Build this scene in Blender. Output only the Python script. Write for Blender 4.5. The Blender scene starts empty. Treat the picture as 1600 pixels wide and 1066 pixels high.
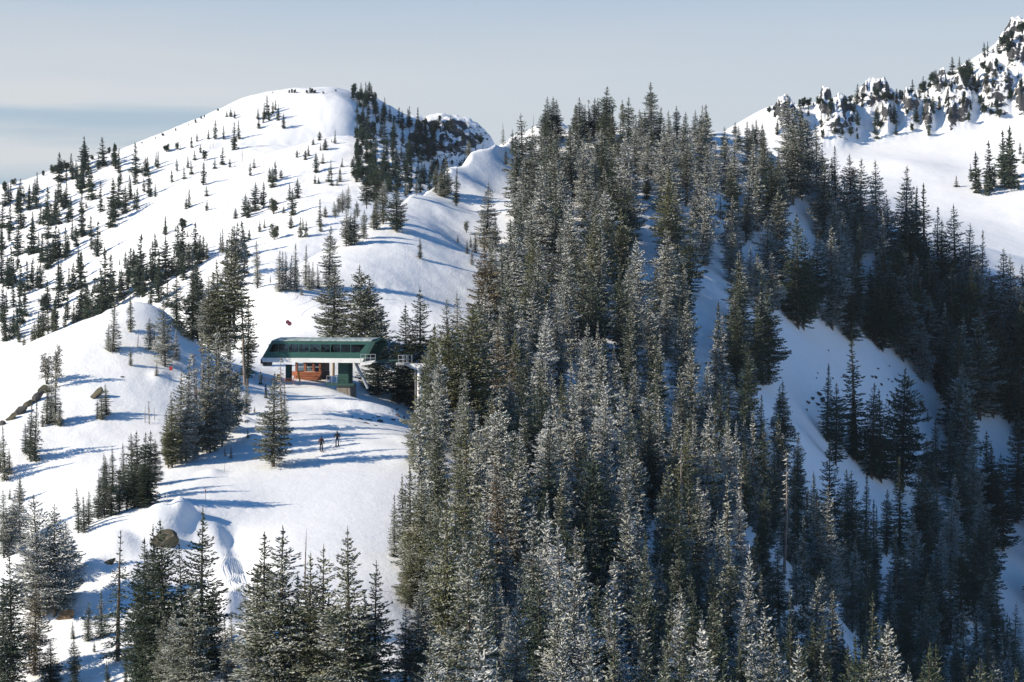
import bpy, bmesh, math, random
import numpy as np
from mathutils import Vector, Matrix

C = bpy.context.scene.collection
RNG = random.Random(7)
NR = np.random.RandomState(11)

# ---------------------------------------------------------------- camera, sky, sun, exposure
F = 3465.0          # focal length in photo pixels (1600 wide)
HY = 480.0          # photo row of the eye level
scn = bpy.context.scene
cam = bpy.data.cameras.new('camera')
cam.sensor_width = 36.0
cam.lens = 36.0 * F / 1600.0
cam.shift_y = (HY - 533.0) / 1600.0
cam.clip_end = 20000.0
cam.clip_start = 1.0
cam_o = bpy.data.objects.new('camera', cam)
cam_o.rotation_euler = (math.pi / 2, 0, 0)
C.objects.link(cam_o)
scn.camera = cam_o

SUN_EL = math.radians(28.0)
SUN_AZ = math.radians(17.0)     # turned from due left towards the viewer
SUN_DIR = Vector((-math.cos(SUN_EL) * math.cos(SUN_AZ), -math.cos(SUN_EL) * math.sin(SUN_AZ), math.sin(SUN_EL)))
sun = bpy.data.lights.new('sun', 'SUN')
sun.energy = 5.0
sun.angle = math.radians(0.53)
sun.color = (1.0, 0.895, 0.73)
sun_o = bpy.data.objects.new('sun', sun)
sun_o.rotation_euler = SUN_DIR.to_track_quat('Z', 'Y').to_euler()
C.objects.link(sun_o)

scn.view_settings.view_transform = 'Standard'
scn.view_settings.look = 'None'
scn.view_settings.gamma = 1.0
scn.view_settings.use_curve_mapping = False
scn.view_settings.exposure = 0.38

W = bpy.data.worlds.new('World')
scn.world = W
W.use_nodes = True

class NT:
    """tiny helper to wire shader nodes"""
    def __init__(s, tree): s.t = tree
    def n(s, typ, **kw):
        nd = s.t.nodes.new(typ)
        for k, v in kw.items():
            if k.startswith('i_'):
                key = k[2:]
                key = int(key) if key.isdigit() else key
                nd.inputs[key].default_value = v
            else: setattr(nd, k, v)
        return nd
    def l(s, a, b): s.t.links.new(a, b)
    def val(s, nd, i, x):
        if hasattr(x, 'is_linked') or hasattr(x, 'links'): s.l(x, nd.inputs[i])
        else: nd.inputs[i].default_value = x
    def m(s, op, a, b=0.0, c=0.0, clamp=False):
        nd = s.n('ShaderNodeMath', operation=op, use_clamp=clamp)
        s.val(nd, 0, a); s.val(nd, 1, b); s.val(nd, 2, c)
        return nd.outputs[0]
    def mr(s, x, a, b, c=0.0, d=1.0, smooth=True):
        nd = s.n('ShaderNodeMapRange', interpolation_type='SMOOTHSTEP' if smooth else 'LINEAR')
        s.val(nd, 0, x); s.val(nd, 1, a); s.val(nd, 2, b); s.val(nd, 3, c); s.val(nd, 4, d)
        return nd.outputs[0]
    def mix(s, f, a, b):
        nd = s.n('ShaderNodeMix', data_type='RGBA')
        s.val(nd, 0, f); s.val(nd, 6, a); s.val(nd, 7, b)
        return nd.outputs[2]
    def noise(s, vec, scale, detail=3.0, rough=0.55, dist=0.0):
        nd = s.n('ShaderNodeTexNoise')
        if vec is not None: s.l(vec, nd.inputs['Vector'])
        nd.inputs['Scale'].default_value = scale; nd.inputs['Detail'].default_value = detail
        nd.inputs['Roughness'].default_value = rough; nd.inputs['Distortion'].default_value = dist
        return nd.outputs['Fac']

def build_sky():
    t = W.node_tree; t.nodes.clear(); k = NT(t)
    out = k.n('ShaderNodeOutputWorld'); bg = k.n('ShaderNodeBackground')
    sky = k.n('ShaderNodeTexSky', sky_type='NISHITA')
    sky.sun_disc = False
    sky.sun_elevation = SUN_EL
    sky.sun_rotation = math.radians(270.0) - SUN_AZ
    sky.altitude = 2800.0
    sky.air_density = 1.0; sky.dust_density = 0.4; sky.ozone_density = 4.0
    co = k.n('ShaderNodeTexCoord')
    sep = k.n('ShaderNodeSeparateXYZ'); k.l(co.outputs['Generated'], sep.inputs[0])
    z = sep.outputs[2]
    # thin high cloud veil, streaky, lying low over the whole horizon and thinning upwards
    mp = k.n('ShaderNodeMapping'); k.l(co.outputs['Generated'], mp.inputs[0])
    mp.inputs['Scale'].default_value = (1.6, 1.6, 16.0)
    n1 = k.noise(mp.outputs[0], 1.7, 5.0, 0.55, 0.6)
    mp2 = k.n('ShaderNodeMapping'); k.l(co.outputs['Generated'], mp2.inputs[0])
    mp2.inputs['Scale'].default_value = (5.0, 5.0, 60.0); mp2.inputs['Location'].default_value = (3.1, 1.7, 0.4)
    n2 = k.noise(mp2.outputs[0], 1.0, 4.0, 0.6, 0.4)
    # the cloud sheet has a clear gap between two decks, all along the horizon on the left hand side of the sky
    wob = k.m('MULTIPLY', k.m('SUBTRACT', n2, 0.5), 0.022)
    zz = k.m('ADD', z, wob)
    gap1 = k.m('MULTIPLY', k.mr(zz, 0.068, 0.082), k.mr(zz, 0.083, 0.092, 1.0, 0.0))
    gap2 = k.mr(zz, 0.048, 0.068, 0.92, 0.0)
    side = k.mr(sep.outputs[0], -0.13, -0.02, 1.0, 0.0)
    gap = k.m('MULTIPLY', k.m('MAXIMUM', k.m('MULTIPLY', gap1, 0.72), gap2), k.m('ADD', k.m('MULTIPLY', side, 0.88), 0.12))
    high = k.mr(z, 0.10, 0.22, 0.95, 0.0)
    veil = k.m('MULTIPLY', high, k.m('SUBTRACT', 1.0, gap))
    veil = k.m('MULTIPLY', veil, k.mr(n1, 0.25, 0.7, 0.86, 1.0))
    right = k.mr(sep.outputs[0], -0.25, 0.28)
    cloud = k.mix(right, (5.75, 5.85, 5.95, 1), (5.1, 5.5, 5.9, 1))
    cloud = k.mix(k.mr(z, 0.07, 0.16), cloud, (4.5, 4.9, 5.35, 1))
    cloud = k.mix(k.mr(n2, 0.35, 0.75, 0.0, 0.16), cloud, (4.5, 4.7, 5.0, 1))
    # clear air near the horizon is a pale dusty blue
    blue = k.n('ShaderNodeMix', data_type='RGBA', blend_type='MULTIPLY'); blue.inputs[0].default_value = 1.0
    k.l(sky.outputs[0], blue.inputs[6]); blue.inputs[7].default_value = (0.44, 1.06, 1.30, 1)
    clear = k.mix(k.mr(z, 0.06, 0.22, 0.97, 0.0), blue.outputs[2], (2.7, 3.7, 4.5, 1))
    col = k.mix(veil, clear, cloud)
    k.l(col, bg.inputs[0]); bg.inputs[1].default_value = 0.10
    k.l(bg.outputs[0], out.inputs[0])
build_sky()

# ---------------------------------------------------------------- helpers
def tag(o, label=None, cat=None, group=None, kind=None):
    if label: o['label'] = label
    if cat: o['category'] = cat
    if group: o['group'] = group
    if kind: o['kind'] = kind
    return o

def np_mesh(name, verts, faces, smooth=False):
    """verts (N,3) array, faces (M,3|4) array"""
    me = bpy.data.meshes.new(name)
    verts = np.asarray(verts, dtype=np.float32); faces = np.asarray(faces, dtype=np.int32)
    me.vertices.add(len(verts)); me.vertices.foreach_set('co', verts.ravel())
    kk = faces.shape[1]
    me.loops.add(faces.size); me.loops.foreach_set('vertex_index', faces.ravel())
    me.polygons.add(len(faces))
    me.polygons.foreach_set('loop_start', np.arange(0, faces.size, kk, dtype=np.int32))
    if smooth: me.polygons.foreach_set('use_smooth', np.ones(len(faces), dtype=bool))
    me.update(calc_edges=True)
    me.validate()
    return me

def set_attr(me, name, data):
    a = me.attributes.new(name, 'FLOAT', 'POINT')
    a.data.foreach_set('value', np.asarray(data, dtype=np.float32))

def link(name, me, mat=None, parent=None):
    o = bpy.data.objects.new(name, me); C.objects.link(o)
    if mat is not None and me is not None and len(me.materials) == 0:
        for mm in (mat if isinstance(mat, (list, tuple)) else [mat]): me.materials.append(mm)
    if parent: o.parent = parent
    return o

def empty(name, loc, rz=0.0):
    o = bpy.data.objects.new(name, None); C.objects.link(o)
    o.location = loc; o.rotation_euler = (0, 0, rz); o.empty_display_size = 0.5
    return o

def _hash(ix, iy, seed):
    h = (ix.astype(np.int64) * 374761393 + iy.astype(np.int64) * 668265263 + seed * 974634721) & 0xffffffff
    h = ((h ^ (h >> 13)) * 1274126177) & 0xffffffff
    return (h ^ (h >> 16)) & 0xffffffff

def perlin(x, y, seed=0):
    ix = np.floor(x); iy = np.floor(y); fx = x - ix; fy = y - iy
    u = fx * fx * fx * (fx * (fx * 6 - 15) + 10); v = fy * fy * fy * (fy * (fy * 6 - 15) + 10)
    def g(dx, dy):
        a = _hash(ix + dx, iy + dy, seed) * (2 * np.pi / 4294967296.0)
        return np.cos(a) * (fx - dx) + np.sin(a) * (fy - dy)
    a = g(0, 0); b = g(1, 0); c = g(0, 1); d = g(1, 1)
    return (a + u * (b - a)) + v * ((c + u * (d - c)) - (a + u * (b - a)))

def fbm(x, y, wl, octv=4, gain=0.5, seed=0, ridged=False):
    s = np.zeros_like(x); amp = 1.0; fr = 1.0 / wl
    for o in range(octv):
        p = perlin(x * fr + 17.3 * o, y * fr - 9.1 * o, seed + o)
        s += amp * ((1 - 2 * np.abs(p)) if ridged else p)
        amp *= gain; fr *= 2.03
    return s

def P(px, py, D):
    """a point of the place from its bearing, elevation and distance"""
    return ((px - 800.0) / F * D, D, (HY - py) / F * D)

def sstep(x, a, b):
    t = np.clip((x - a) / (b - a), 0, 1); return t * t * (3 - 2 * t)
# ---------------------------------------------------------------- terrain
def rbf_fit(pts, lam=0.4, sc=100.0):
    p = np.array(pts, dtype=float); xy = p[:, :2] / sc; z = p[:, 2]
    d2 = ((xy[:, None] - xy[None]) ** 2).sum(-1)
    K = 0.5 * d2 * np.log(d2 + 1e-9)
    n = len(p)
    A = np.zeros((n + 3, n + 3)); A[:n, :n] = K + lam * 1e-3 * np.eye(n)
    A[:n, n] = 1; A[:n, n + 1:] = xy; A[n, :n] = 1; A[n + 1:, :n] = xy.T
    w = np.linalg.solve(A, np.concatenate([z, [0, 0, 0]]))
    return xy, w, sc

def rbf_eval(fit, X, Y):
    xy, w, sc = fit
    n = len(xy); x = X.ravel() / sc; y = Y.ravel() / sc
    out = w[n] + w[n + 1] * x + w[n + 2] * y
    for i in range(n):
        d2 = (x - xy[i, 0]) ** 2 + (y - xy[i, 1]) ** 2
        out += w[i] * 0.5 * d2 * np.log(d2 + 1e-9)
    return out.reshape(X.shape)

class Field:
    """height field over a fan of bearings and distances"""
    def __init__(s, pts, u0, u1, nu, y0, y1, ny, lam=0.4):
        s.u = np.linspace(u0, u1, nu); s.y = np.linspace(y0, y1, ny)
        s.Y, s.U = np.meshgrid(s.y, s.u, indexing='ij'); s.X = s.U * s.Y
        cu = np.linspace(u0, u1, nu // 3); cy = np.linspace(y0, y1, ny // 3)
        CY, CU = np.meshgrid(cy, cu, indexing='ij')
        Z = rbf_eval(rbf_fit(pts, lam), CU * CY, CY)
        # smooth upsample (cubic along each axis through linear + box blur)
        t = np.array([np.interp(s.u, cu, r) for r in Z])
        s.Z = np.array([np.interp(s.y, cy, t[:, j]) for j in range(nu)]).T.copy()
        for _ in range(2):
            s.Z[1:-1] = (s.Z[:-2] + 2 * s.Z[1:-1] + s.Z[2:]) / 4
            s.Z[:, 1:-1] = (s.Z[:, :-2] + 2 * s.Z[:, 1:-1] + s.Z[:, 2:]) / 4
    def z(s, x, y):
        fu = np.clip((x / y - s.u[0]) / (s.u[1] - s.u[0]), 0, len(s.u) - 1.001)
        fy = np.clip((y - s.y[0]) / (s.y[1] - s.y[0]), 0, len(s.y) - 1.001)
        iu = int(fu); iy = int(fy); a = fu - iu; b = fy - iy
        Z = s.Z
        return (Z[iy, iu] * (1 - a) + Z[iy, iu + 1] * a) * (1 - b) + (Z[iy + 1, iu] * (1 - a) + Z[iy + 1, iu + 1] * a) * b
    def hit(s, px, py, far=False):
        """first place the line of sight of a bearing meets the ground"""
        u = (px - 800.0) / F
        fu = np.clip((u - s.u[0]) / (s.u[1] - s.u[0]), 0, len(s.u) - 1.001)
        iu = int(fu); a = fu - iu
        zc = s.Z[:, iu] * (1 - a) + s.Z[:, iu + 1] * a
        pr = HY - zc * F / s.y
        ok = np.nonzero(pr <= py)[0]
        if len(ok) == 0:
            j = int(np.argmin(pr)); return (u * s.y[j], s.y[j], zc[j], False)
        j = ok[0]
        if j == 0: return (u * s.y[0], s.y[0], zc[0], False)
        t = (pr[j - 1] - py) / max(1e-6, pr[j - 1] - pr[j])
        y = s.y[j - 1] + t * (s.y[j] - s.y[j - 1]); z = zc[j - 1] + t * (zc[j] - zc[j - 1])
        return (u * y, y, z, True)
    def mesh(s, name, attrs=None):
        ny, nu = s.Z.shape
        v = np.stack([s.X, s.Y, s.Z], -1).reshape(-1, 3)
        i = np.arange(ny * nu).reshape(ny, nu)
        f = np.stack([i[:-1, :-1], i[:-1, 1:], i[1:, 1:], i[1:, :-1]], -1).reshape(-1, 4)
        me = np_mesh(name, v, f, True)
        for k, d in (attrs or {}).items(): set_attr(me, k, d.ravel())
        return me

near_px = [
 # groomed run from the foot of the picture up to the lift
 (640,1066,183),(500,1066,188),(560,1000,196),(600,940,205),(500,900,213),(520,800,235),(600,800,236),(430,800,235),
 (340,795,234),(502,705,262),(600,722,257),(628,752,248),(430,720,258),(450,652,282),(500,655,280),(560,672,275),(640,690,266),
 # bank below the lift and the lift platform
 (450,602,305),(500,604,305),(560,622,301),(470,615,301),(540,648,288),(600,640,297),(645,668,292),(610,668,282),
 (400,600,305),(400,562,325),(400,535,337),
 # knoll behind the lift and shoulder below the cornices
 (450,520,342),(450,480,356),(425,452,369),(600,480,358),(600,520,342),(520,462,365),(560,420,378),(600,400,388),(650,410,388),
 (700,440,384),(740,480,378),(650,480,358),(650,350,413),(700,350,433),(745,395,416),(690,300,460),(740,330,452),(770,300,478),(790,262,502),
 (640,575,326),(700,580,330),
 # crest line
 (392,455,363),(450,425,381),(520,386,399),(600,338,426),(640,311,442),(700,267,474),(730,246,489),(770,226,502),(800,226,512),
 (835,200,524),(870,203,522),(950,200,524),(1000,198,524),(1060,205,524),(1130,206,524),(1180,222,522),
 (1250,275,526),(1330,322,535),(1450,362,545),(1530,385,550),(1600,402,555),(1800,470,560),
 # spur on the left
 (240,475,307),(210,472,307),(160,490,305),(75,525,305),(0,560,305),(-100,620,302),(270,500,309),(300,535,312),(345,562,317),
 (250,560,293),(210,540,295),(150,560,291),(60,600,286),(0,640,282),(300,640,281),(340,640,283),(330,700,264),(270,725,257),
 (200,640,277),(100,680,269),(0,720,262),(150,740,256),(240,760,246),(190,790,241),(0,800,252),(100,790,246),(20,860,240),
 # rocky mound and gully
 (280,795,232),(230,797,232),(180,808,230),(140,842,226),(110,900,220),(100,960,213),(130,1005,206),(200,1040,199),(0,1000,212),
 (60,1066,199),(300,1040,195),(300,990,203),(250,880,222),(250,950,213),(325,830,229),(345,870,224),(340,930,213),
 (392,960,201),(390,905,208),(400,855,222),(425,850,223),(440,960,203),
 # below the frame
 (0,1066,200),(200,1080,195),(400,1066,189),
 # wooded flank
 (700,1000,203),(850,975,218),(850,1066,203),(690,900,217),(850,770,270),(850,600,333),(850,430,401),(930,300,462),(850,330,445),
 (1000,1040,217),(1000,800,279),(1000,620,345),(1000,450,405),(1000,300,466),(1060,230,512),
 (1100,830,286),(1100,640,353),(1150,480,417),(1150,330,470),(1200,1090,232),(1200,850,294),(1200,650,368),
 # open shaded slope and beyond
 (1220,500,437),(1300,560,455),(1400,602,474),(1480,652,486),(1600,725,496),(1300,430,493),(1400,480,508),(1500,525,514),(1600,575,518),
 (1300,700,404),(1300,850,352),(1500,900,400),(1600,960,420),(1420,760,425),(1400,1066,300),(1600,1100,345),(1580,800,462),(1300,1066,266),
]
near_pts = [P(*q) for q in near_px]
for (px, py, D) in [(600,640,297),(645,666,292),(575,628,300)]:
    x, y, z = P(px, py, D); near_pts.append((x + 3.5, y + 8, z - 4.0))
for (px, py, D) in [(392,455,363),(450,425,381),(520,386,399),(600,338,426),(640,311,442),(700,267,474),(730,246,489),(770,226,502)]:
    x, y, z = P(px, py, D)
    near_pts += [(x - 8, y + 14, z - 6), (x - 24, y + 36, z - 26)]
for (px, py, D) in [(240,475,307),(210,472,307),(160,490,305),(75,525,305),(0,560,305),(-100,620,302),(270,500,309)]:
    x, y, z = P(px, py, D)
    near_pts += [(x - 2, y + 14, z - 5), (x - 8, y + 45, z - 26)]
for (px, py, D) in [(835,197,524),(950,200,524),(1060,205,524),(1180,222,522),(1330,322,535),(1450,362,545),(1600,402,555)]:
    x, y, z = P(px, py, D)
    near_pts += [(x, y + 16, z - 3), (x + 4, y + 60, z - 34)]
near_pts += [(-60,125,-52),(-20,125,-48),(20,125,-52),(60,130,-66),(-130,240,-40),(-130,300,-32),(-140,420,-55),(-80,430,-48),(-60,520,-30),
             (-110,560,-45),(150,440,-66),(150,330,-78),(120,240,-82),(200,540,-55),(90,180,-78),(-110,180,-50)]

near = Field(near_pts, -0.33, 0.34, 560, 112.0, 625.0, 580, lam=0.5)
def near_detail(f):
    X, Y, Z = f.X, f.Y, f.Z
    PX = 800 + F * f.U; PY = HY - Z * F / Y
    # groomed snow stays smooth
    groom = np.exp(-(((PX - 520) / 130) ** 2 + ((PY - 800) / 190) ** 2))
    groom = np.clip(groom * 1.3, 0, 1)
    a = 1 - 0.92 * groom
    f.groom = groom
    Z += a * (0.55 * fbm(X, Y, 26, 3, 0.5, 3) + 0.16 * fbm(X, Y, 5.5, 3, 0.55, 8))
    # wind ripples along the shoulder below the cornices
    sh = np.exp(-(((PX - 690) / 110) ** 2 + ((PY - 360) / 110) ** 2))
    Z += sh * 0.35 * fbm(X * 0.55 + Y * 0.5, Y * 0.25 - X * 0.3, 6.0, 3, 0.55, 21)
    # chopped, tracked snow on the bank under the lift and right behind it
    for cx, cy, rx, ry, am in ((545, 640, 60, 28, .16), (480, 500, 60, 22, .14), (620, 455, 40, 25, .14), (360, 880, 30, 45, .22)):
        m = np.exp(-(((PX - cx) / rx) ** 2 + ((PY - cy) / ry) ** 2))
        Z += m * am * fbm(X, Y, 1.6, 3, 0.6, 33)
near_detail(near)
# the crest of the ridge steps: snow lips built by the wind
def lip(f, x0, y0, r, h, sharp):
    d = np.sqrt(((f.X - x0) / r[0]) ** 2 + ((f.Y - y0) / r[1]) ** 2)
    f.Z += h * np.clip(1 - d ** sharp, 0, 1)

def crest_lip(f, pts, h):
    q = [P(*p)[:2] for p in pts]
    best = np.full(f.Z.shape, 1e9); sd = np.zeros_like(f.Z); al = np.zeros_like(f.Z); acc = 0.0
    for (ax, ay), (bx, by) in zip(q, q[1:]):
        dx, dy = bx - ax, by - ay; Ls = math.hypot(dx, dy)
        t = np.clip(((f.X - ax) * dx + (f.Y - ay) * dy) / Ls ** 2, 0, 1)
        d = np.hypot(f.X - ax - t * dx, f.Y - ay - t * dy)
        s = np.sign((f.Y - ay) * dx - (f.X - ax) * dy) * d
        m = d < best
        best = np.where(m, d, best); sd = np.where(m, s, sd); al = np.where(m, acc + t * Ls, al); acc += Ls
    w = sstep(al, 0, 12) * sstep(acc - al, 0, 8)
    wob = 1.3 * perlin(al / 9.0, al * 0 + .5, 91) * 2; sd = sd + wob
    hh = h * (0.75 + 0.9 * perlin(al / 12.0, al * 0 + 3.5, 92))
    front = hh * np.exp(np.minimum(sd, 0) / 3.6) * (sd <= 0)
    back = (hh * np.exp(-np.maximum(sd, 0) / 0.9) - 1.1 * np.clip(sd, 0, 7)) * (sd > 0)
    f.Z += w * (front + back)
crest_lip(near, [(520,386,399),(600,338,426),(640,311,442),(700,267,474),(730,246,489),(770,226,502),(800,226,512),(835,200,524)], 1.5)
crest_lip(near, [(-60,590,301),(0,560,305),(75,525,305),(160,490,305),(210,472,307),(240,475,307),(270,500,309),(300,535,312)], 0.35)
def lump(px, py, rx, ry, h, sharp=1.0, D=None):
    x, y, z = P(px, py, D) if D else near.hit(px, py)[:3]
    near.Z += h * np.exp(-((((near.X - x) / rx) ** 2 + ((near.Y - y) / ry) ** 2) ** sharp))
# snow domes and pillows on the mound, the gully beside it, the bank under the lift, the blocky cornice at the skyline
lump(255, 822, 2.3, 2.6, 1.9, 1.8); lump(290, 805, 1.2, 1.3, 1.2, 2.0); lump(305, 815, 2.0, 1.6, .8); lump(180, 850, 2.2, 1.8, .8, 1.4)
lump(140, 890, 1.8, 1.5, .8, 1.6); lump(110, 945, 2.2, 1.6, .9, 1.6); lump(205, 900, 2.4, 2.0, .6)
for q in ((352,838,.35),(360,850,.5),(368,862,.6),(376,874,.7),(382,886,.7),(387,898,.7),(390,910,.7),(391,924,.65),(390,938,.6),(386,952,.5),(380,966,.4)): lump(q[0], q[1], 1.5, 2.2, -q[2] * 1.5)
for q in ((338,838,.4),(345,852,.45),(352,866,.5),(357,882,.5),(360,900,.5),(360,918,.45),(356,936,.4)): lump(q[0], q[1], 1.2, 1.8, q[2] * 1.2)
lump(520, 632, 4.0, 2.4, .5); lump(575, 640, 3.5, 2.4, .8); lump(620, 652, 2.6, 2.6, .8)
for q in ((455, 664), (490, 664), (525, 668), (560, 674), (595, 682), (625, 690)): lump(q[0], q[1], 2.4, 1.6, -.28)
lump(842, 213, 2.6, 2.0, 2.0, 2.5); lump(836, 224, 3.0, 1.6, .9, 2.5); lump(865, 205, 3.0, 3.0, 1.6, 2.0, 524)
for q in ((300, 600, .7), (250, 590, .6), (395, 690, .9), (360, 670, .7), (380, 660, .8), (330, 740, .5)): lump(q[0], q[1], 1.3, 1.2, q[2], 1.3)

lm_px = [(0,292,862),(60,274,866),(100,257,870),(170,239,875),(260,207,882),(310,187,886),(350,167,890),(400,149,896),(430,146,899),(470,148,900),(520,143,902),(550,141,903),(-200,345,850),
 (562,180,858),(570,220,815),(560,260,770),(545,300,727),(500,335,694),(440,405,655),(400,445,640),
 (0,360,815),(0,430,755),(0,520,690),(100,330,808),(100,420,738),(100,500,682),(250,262,825),(250,340,748),(250,420,682),(250,500,640),
 (400,225,832),(400,300,750),(400,380,684),(480,220,838),(480,290,750),(-150,450,765),(-150,540,690),
 (600,178,884),(590,230,856),(610,280,836),(640,193,893),(630,240,868),(655,300,845),(690,190,908),(680,250,884),(725,203,910),(765,224,914),(740,270,888),
 (800,290,912),(840,330,905),(900,420,890)]
lm_pts = [P(*q) for q in lm_px]
for (px, py, D) in [(0,292,862),(100,257,870),(260,207,882),(400,149,896),(550,141,903),(640,193,893),(725,203,910)]:
    x, y, z = P(px, py, D)
    lm_pts += [(x, y + 25, z - 8), (x + 5, y + 110, z - 90)]
lm_pts += [(-220,600,-45),(-120,600,-42),(-40,600,-40),(30,640,-35),(60,740,-20)]
lmf = Field(lm_pts, -0.36, 0.05, 420, 590.0, 1010.0, 380, lam=0.4)
def lm_detail(f):
    X, Y, Z = f.X, f.Y, f.Z
    PX = 800 + F * f.U; PY = HY - Z * F / Y
    Z += 1.7 * fbm(X, Y, 60, 3, 0.5, 41) + 0.75 * fbm(X, Y, 15, 4, 0.55, 47)
    face = sstep(PX, 555, 600) * sstep(PY, 330, 300)
    cl = np.exp(-(((PX - 695) / 62) ** 2 + ((PY - 228) / 34) ** 2)); cl = np.clip(cl * 1.5, 0, 1)
    Z += face * 1.4 * fbm(X, Y, 16, 4, 0.6, 51, True) * 0.8 + cl * 3.0 * (fbm(X, Y, 13, 5, 0.65, 57, True) - 0.3)
    rib = np.exp(-(((PX - 575) / 16) ** 2 + ((PY - 215) / 60) ** 2)) + np.exp(-(((PX - 620) / 40) ** 2 + ((PY - 265) / 22) ** 2)) * 0.8
    low = np.exp(-(((PX - 215) / 40) ** 2 + ((PY - 318) / 14) ** 2)) * 0.5
    return np.clip(cl + rib * 0.85 + low, 0, 1)
lm_rock = lm_detail(lmf)

rm_px = [(1060,250,905),(1100,222,905),(1145,200,908),(1190,180,912),(1210,166,918),(1250,166,922),(1300,159,932),(1370,150,942),(1400,150,948),(1440,140,953),(1470,130,958),
 (1490,112,963),(1520,95,968),(1550,75,974),(1580,56,980),(1600,40,986),(1700,-30,1010),
 (1180,222,888),(1250,212,892),(1330,222,896),(1400,214,903),(1480,204,908),(1540,192,912),(1600,160,922),(1700,90,940),
 (1330,262,852),(1420,252,852),(1420,322,782),(1500,262,852),(1600,235,866),(1600,302,800),(1600,400,722),(1450,405,702),(1700,290,800),(1250,285,782),(1150,300,802),(1150,420,700),(1700,420,720)]
rm_pts = [P(*q) for q in rm_px]
for (px, py, D) in [(1100,222,905),(1210,166,918),(1370,150,942),(1470,130,958),(1550,75,974),(1700,-30,1010)]:
    x, y, z = P(px, py, D)
    rm_pts += [(x - 4, y + 25, z - 8), (x - 10, y + 110, z - 90)]
rm_pts += [(90,610,-40),(170,610,-40),(240,610,-35)]
rmf = Field(rm_pts, 0.065, 0.34, 420, 600.0, 1090.0, 420, lam=0.4)
def rm_detail(f):
    X, Y, Z = f.X, f.Y, f.Z
    PX = 800 + F * f.U; PY = HY - Z * F / Y
    Z += 0.9 * fbm(X, Y, 50, 3, 0.5, 61) + 0.12 * fbm(X, Y, 9, 3, 0.5, 67)
    sky_y = np.interp(PX, [1100,1190,1250,1370,1440,1490,1550,1600,1700], [222,180,166,150,140,112,75,40,-30])
    foot = np.interp(PX, [1100,1200,1260,1330,1400,1480,1540,1600,1700], [230,215,228,232,222,208,198,178,120])
    band = sstep(PY, sky_y - 3, sky_y + 8) * sstep(PY, foot + 6, foot - 12) * (Y < 1000)
    n = fbm(X * 1.0, Y * 0.45, 11, 5, 0.66, 71, True)
    # ribs of rock standing out of the headwall, gullies between
    patch = np.zeros_like(Z)
    for cx, cy, rx, ry in ((1558,150,26,40),(1590,85,24,40),(1500,170,22,36),(1488,180,12,30),(1470,150,12,14),(1422,182,14,18),(1368,165,26,22),(1312,200,26,26),(1385,195,9,18),(1225,195,22,14),(1290,185,12,22),(1450,195,8,18),(1600,165,16,22)):
        patch = np.maximum(patch, np.clip(1.35 * np.exp(-(((PX - cx) / rx) ** 2 + ((PY - cy) / ry) ** 2) ** 1.3), 0, 1))
    Z += band * (0.8 * n) + patch * band * (3.6 * n - 0.4) + patch * 1.0
    Z += patch * 0.9 * fbm(X, Y, 3.2, 3, 0.6, 77)
    return np.clip(patch * 1.1, 0, 1) * sstep(Y, 1000, 980)
rm_rock = rm_detail(rmf)

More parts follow.
